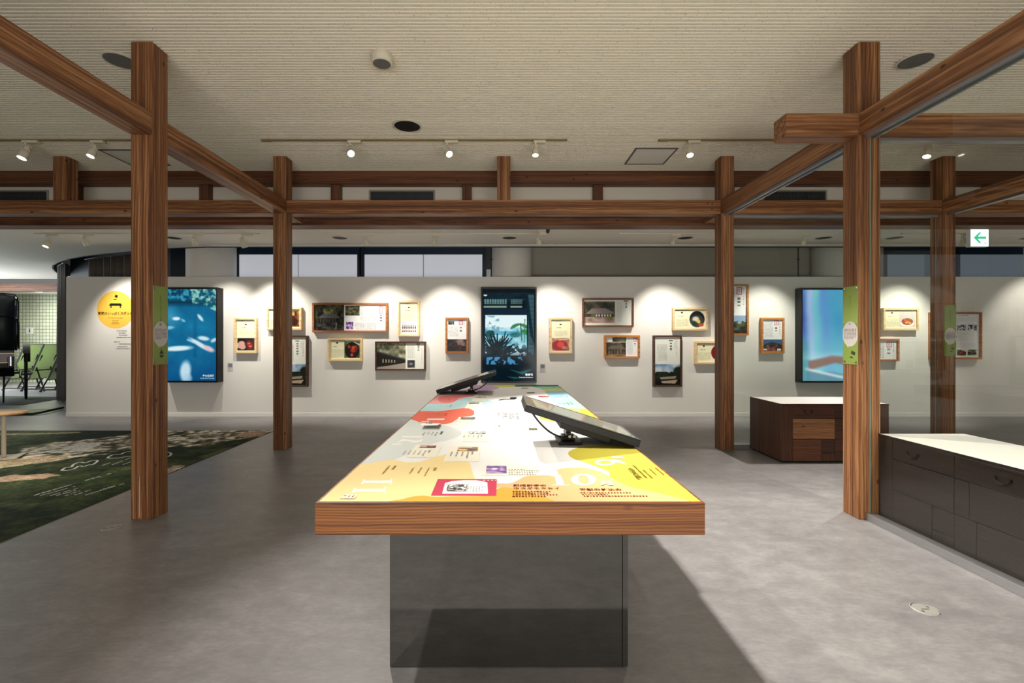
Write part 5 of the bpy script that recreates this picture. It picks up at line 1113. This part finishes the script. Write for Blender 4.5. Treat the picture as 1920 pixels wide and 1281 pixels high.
# ------------------------------------------------------------------ the lobby beyond the wall
def curtain(lb, t0, t1, z0, z1, inset, mat, amp=.05, waves=9):
    r = thing('curtain', lb, 'curtain', (*arcx((t0+t1)/2), z0)); c0 = arcx((t0+t1)/2); n_ = waves*8; rows_ = 8; vs_ = []
    for j in range(rows_+1):
        zz = z1*(1-j/rows_)+z0*j/rows_
        for i in range(n_+1):
            t_ = t0+(t1-t0)*i/n_; a = Vector(arcx(t_)); b = Vector(arcx(t_+.05))-Vector(arcx(t_-.05)); b.normalize(); nn = Vector((b.y, -b.x))*-1
            k_ = amp*(math.sin(2*PI*waves*i/n_)+.35*math.sin(2*PI*waves*2.3*i/n_+1))*(.75+.25*j/rows_)
            p_ = a+nn*(-inset+k_); vs_.append((p_.x-c0[0], p_.y-c0[1], zz-z0))
    fs_ = [(j*(n_+1)+i, (j+1)*(n_+1)+i, (j+1)*(n_+1)+i+1, j*(n_+1)+i+1) for j in range(rows_) for i in range(n_)]
    m = MB(); m.add(vs_, fs_, True); o = m.build('cloth', mat, r); md = o.modifiers.new('thickness', 'SOLIDIFY'); md.thickness = .004
    m = MB(); m.tube([(arcx(t0+(t1-t0)*i/10)[0]-c0[0], arcx(t0+(t1-t0)*i/10)[1]-c0[1]+inset, z1-z0+.01) for i in range(11)], .01, 6); m.build('curtain_rail', CHAR, r)
curtain('grey curtain hanging at the left end of the white wall', 6.1, 7.5, .02, 2.74, .12, plain('grey_curtain', (104, 100, 98), .9), .04, 7)
curtain('brownish curtain drawn above the wall near the yellow sign', 2.2, 4.6, .02, 2.74, .22, plain('brown_curtain', (92, 84, 74), .9), .06, 8)

# rickshaw, turned away from the viewer
LAC = plain('black_lacquer', (14, 16, 18), .16, 0, .6); HOODM = plain('hood_cloth', (22, 30, 36), .32); MAR = plain('maroon_lacquer', (74, 20, 22), .25); GOLD = plain('gold_line', (170, 150, 110), .3, .6); TYRE = plain('rubber_tyre', (20, 20, 20), .7)
rk = thing('rickshaw', 'black lacquered rickshaw with raised hood and maroon trim at the left edge', 'rickshaw', (-10.24, 9.18, 0), PI/4)
WR = .55
for s_ in (-1, 1):
    m = MB(); cx_ = s_*.60
    m.tube([(cx_, WR*.96*math.cos(a), WR+WR*.96*math.sin(a)) for a in np.linspace(0, 2*PI, 40, endpoint=False)], .022, 8, True); wh = m.build('wheel', TYRE, rk)
    m = MB().tube([(cx_, WR*.91*math.cos(a), WR+WR*.91*math.sin(a)) for a in np.linspace(0, 2*PI, 40, endpoint=False)], .012, 6, True); m.build('rim', STEEL, wh)
    m = MB()
    for i in range(16):
        a = 2*PI*i/16; m.cyl((cx_, .05*math.cos(a), WR+.05*math.sin(a)), (cx_, WR*.91*math.cos(a), WR+WR*.91*math.sin(a)), .008, .006, 6)
    o = m.build('spokes', STEEL, wh); o['kind'] = 'stuff'
    MB().cyl((cx_-.07, 0, WR), (cx_+.07, 0, WR), .055, n=16).cyl((cx_+s_*.07, 0, WR), (cx_+s_*.10, 0, WR), .03, n=14).build('hub', STEEL, wh)
    m = MB(); m.tube([(s_*.47, -.25, .62), (s_*.47, .2, .58), (s_*.46, .8, .60), (s_*.42, 1.5, .72), (s_*.36, 2.05, .86)], .022, 8); m.build('shaft', LAC, rk)
    m = MB(); m.tube([(s_*.52, -.34, .48), (s_*.52, -.1, .56), (s_*.52, .1, .56), (s_*.52, .34, .48)], .016, 6); m.build('leaf_spring', BLACKM, rk)
    m = MB(); m.add([(s_*.56, WR*1.12*math.cos(a), WR+WR*1.1*math.sin(a)) for a in np.linspace(.35, 2.4, 14)]+[(s_*.66, WR*1.12*math.cos(a), WR+WR*1.1*math.sin(a)) for a in np.linspace(.35, 2.4, 14)], [(i, i+1, 15+i, 14+i) for i in range(13)]); o = m.build('mudguard', LAC, rk); o.modifiers.new('thickness', 'SOLIDIFY').thickness = .008
MB().cyl((-.6, 0, WR), (.6, 0, WR), .02, n=10).build('axle', BLACKM, rk)
m = MB(); m.prism([(-.42, -.02), (.42, -.02), (.42, .02), (-.42, .02)], 0, .01)
m = MB(); prof = [(-.42, .68), (-.44, 1.02), (-.36, 1.32), (-.30, 1.32), (-.30, 1.02), (.16, .98), (.30, .84), (.34, .60), (.55, .52), (.55, .48), (-.30, .50)]
vs_ = [(-.44, y_, z_) for y_, z_ in prof]+[(.44, y_, z_) for y_, z_ in prof]; n_ = len(prof); m.add(vs_, [tuple(range(n_)), tuple(range(n_, 2*n_))[::-1]]+[(i, n_+i, n_+(i+1) % n_, (i+1) % n_) for i in range(n_)]); m.build('body', LAC, rk, bevel=.012)
MB().box(-.44, .44, -.455, -.43, .80, .95).build('rear_panel', MAR, rk); MB().box(-.446, .446, -.460, -.44, .955, .97).box(-.446, .446, -.45, -.43, .775, .79).build('gilt_line', GOLD, rk)
MB().box(-.40, .40, -.32, .16, .98, 1.09).build('seat_cushion', plain('maroon_cushion', (90, 26, 26), .7), rk, bevel=.03)
m = MB(); hp = [(-.46, 1.02), (-.60, 1.35), (-.62, 1.68), (-.52, 1.98), (-.30, 2.14), (.0, 2.18), (.28, 2.10), (.46, 1.96)]; hn = len(hp)
vs_ = []
for x_, k_ in ((-.47, .93), (-.44, .985), (-.30, 1), (0, 1.005), (.30, 1), (.44, .985), (.47, .93)):
    for y_, z_ in hp: vs_.append((x_, y_*(.8+.2*(k_-.93)/.075), 1.02+(z_-1.02)*k_))
m.add(vs_, [(i*hn+j, (i+1)*hn+j, (i+1)*hn+j+1, i*hn+j+1) for i in range(6) for j in range(hn-1)], True)
for s_, base in ((-1, 0), (1, 6*hn)): m.add([vs_[base+j] for j in range(hn)]+[(s_*.46, .1, 1.05)], [(j, j+1, hn) if s_ > 0 else (j+1, j, hn) for j in range(hn-1)])
o = m.build('hood', HOODM, rk); o.modifiers.new('thickness', 'SOLIDIFY').thickness = .012
for j in (2, 4, 6):
    m = MB(); y_, z_ = hp[j]; m.tube([(-.485, .05, 1.05), (-.485, y_*.9, 1.02+(z_-1.02)*.94), (-.44, y_*1.02, 1.02+(z_-1.02)*1.0), (0, y_*1.03, z_+.02), (.44, y_*1.02, 1.02+(z_-1.02)*1.0), (.485, y_*.9, 1.02+(z_-1.02)*.94), (.485, .05, 1.05)], .011, 6); m.build('hood_rib', BLACKM, rk)
for s_ in (-1, 1):
    m = MB(); m.cyl((s_*.5, .02, 1.04), (s_*.5, .30, 1.62), .009, n=8).cyl((s_*.5, .1, 1.04), (s_*.5, -.30, 1.6), .009, n=8); m.build('hood_strut', STEEL, rk)
MB().box(-.36, .36, .52, .82, .40, .44).build('footboard', LAC, rk)
for s_ in (-1, 1): MB().tube([(s_*.3, -.36, .50), (s_*.3, -.58, .18), (s_*.3, -.66, .02)], .016, 8).build('prop_leg', BLACKM, rk)
MB().cyl((.40, -.50, .72), (.40, -.50, .90), .05, n=14).build('lamp_case', plain('silver_lamp', (190, 190, 206), .15, .9), rk)

# nested folding tables on castors
PG = plain('pale_green_laminate', (196, 214, 160), .5); 
def fold_table(lb, x, y, rz):
    r = thing('folding_table', lb, 'folding table', (x, y, 0), rz, 'nested folding tables in the lobby'); a = math.radians(22)
    m = MB(); m.M = Matrix.Translation((0, 0, .30)) @ Matrix.Rotation(a, 4, 'Y'); m.box(-.012, .012, -.26, .26, 0, .88); m.build('table_top', PG, r, bevel=.006)
    m = MB(); m.M = Matrix.Translation((0, 0, .30)) @ Matrix.Rotation(a, 4, 'Y'); m.box(-.016, .016, -.272, -.26, -.012, .892).box(-.016, .016, .26, .272, -.012, .892).box(-.016, .016, -.272, .272, -.012, 0).box(-.016, .016, -.272, .272, .88, .892); m.build('edge_band', BLACK, r)
    for s_ in (-1, 1):
        m = MB(); m.tube([(-.20, s_*.20, .04), (.24, s_*.20, .86)], .018, 8).tube([(.28, s_*.20, .04), (.10, s_*.20, .62)], .016, 8).tube([(-.20, s_*.20, .06), (.28, s_*.20, .06)], .016, 8); m.build('leg', BLACKM, r)
        for xx in (-.20, .28):
            MB().cyl((xx-.0, s_*.20-.012, .025), (xx, s_*.20+.012, .025), .025, n=12).build('castor', BLACK, r)
    MB().tube([(.1, -.20, .5), (.1, .20, .5)], .014, 8).build('crossbar', BLACKM, r)
fold_table('pale green folding table tipped up, half behind the rickshaw', -11.75, 11.35, .12)
fold_table('pale green folding table tipped up, in the middle of its row', -11.15, 11.2, .12)
fold_table('pale green folding table tipped up, next to the grey curtain', -10.55, 11.05, .12)
tag(MB().prism([(-12.4, 8.55), (-9.0, 8.75), (-9.15, 9.9), (-12.4, 10.3)], 0, .006).build('floor_mat', plain('dark_green_mat', (40, 54, 40), .95)), 'dark green mat on the floor under the rickshaw', 'mat')
m2 = thing('cable_mat', 'pale green floor mat edged by a black hose near the curtain', 'mat', (-8.6, 7.9, 0))
MB().prism([(-1.3, -.60), (.95, -.28), (.80, .36), (-1.3, .22)], 0, .008).build('mat_sheet', plain('lime_mat', (186, 206, 148), .8), m2)
MB().tube([(-1.3, -.62, .02), (.3, -.39, .02), (.93, -.30, .02), (1.0, -.22, .03), (.98, -.05, .04), (.84, .34, .03)], .018, 8).build('hose', plain('hose_black', (24, 24, 26), .5), m2)
x, z = at(56, 620, 13.2); r = thing('restroom_sign', 'small white sign with a blue figure on the tiled lobby wall', 'sign', (x, 13.2, z))
MB().box(-.095, .095, -.01, 0, -.085, .085).build('plate', WTOP, r); m = MB(); m.M = Matrix.Translation((0, -.0115, 0)); m.add([(.018*math.cos(2*PI*i/16), 0, .045+.018*math.sin(2*PI*i/16)) for i in range(16)], [tuple(range(16))]); m.add([(-.02, 0, .024), (.02, 0, .024), (.016, 0, -.06), (-.016, 0, -.06)], [(3, 2, 1, 0)]); m.build('figure', plain('sign_blue', (40, 52, 110), .5), r)
x, z = at(68, 546.5, 12.4); r = thing('ceiling_lamp', 'lit round lamp in the low lobby ceiling', 'lamp', (x, 12.4, 2.52)); MB().lathe([(0, -.014), (.12, -.014), (.13, -.010), (.13, 0)][::1], 32).build('lamp_disc', LENS_DIM, r); MB().lathe([(.13, 0), (.131, -.012), (.142, -.008), (.142, 0)], 32).build('rim', RIMW, r)

for o in bpy.data.objects:
    if o.type == 'MESH' and o.parent and o.name.split('.')[0] in ('lettering', 'map_lettering', 'caption', 'small_marks', 'figure', 'lattice', 'spokes'): o['kind'] = 'stuff'
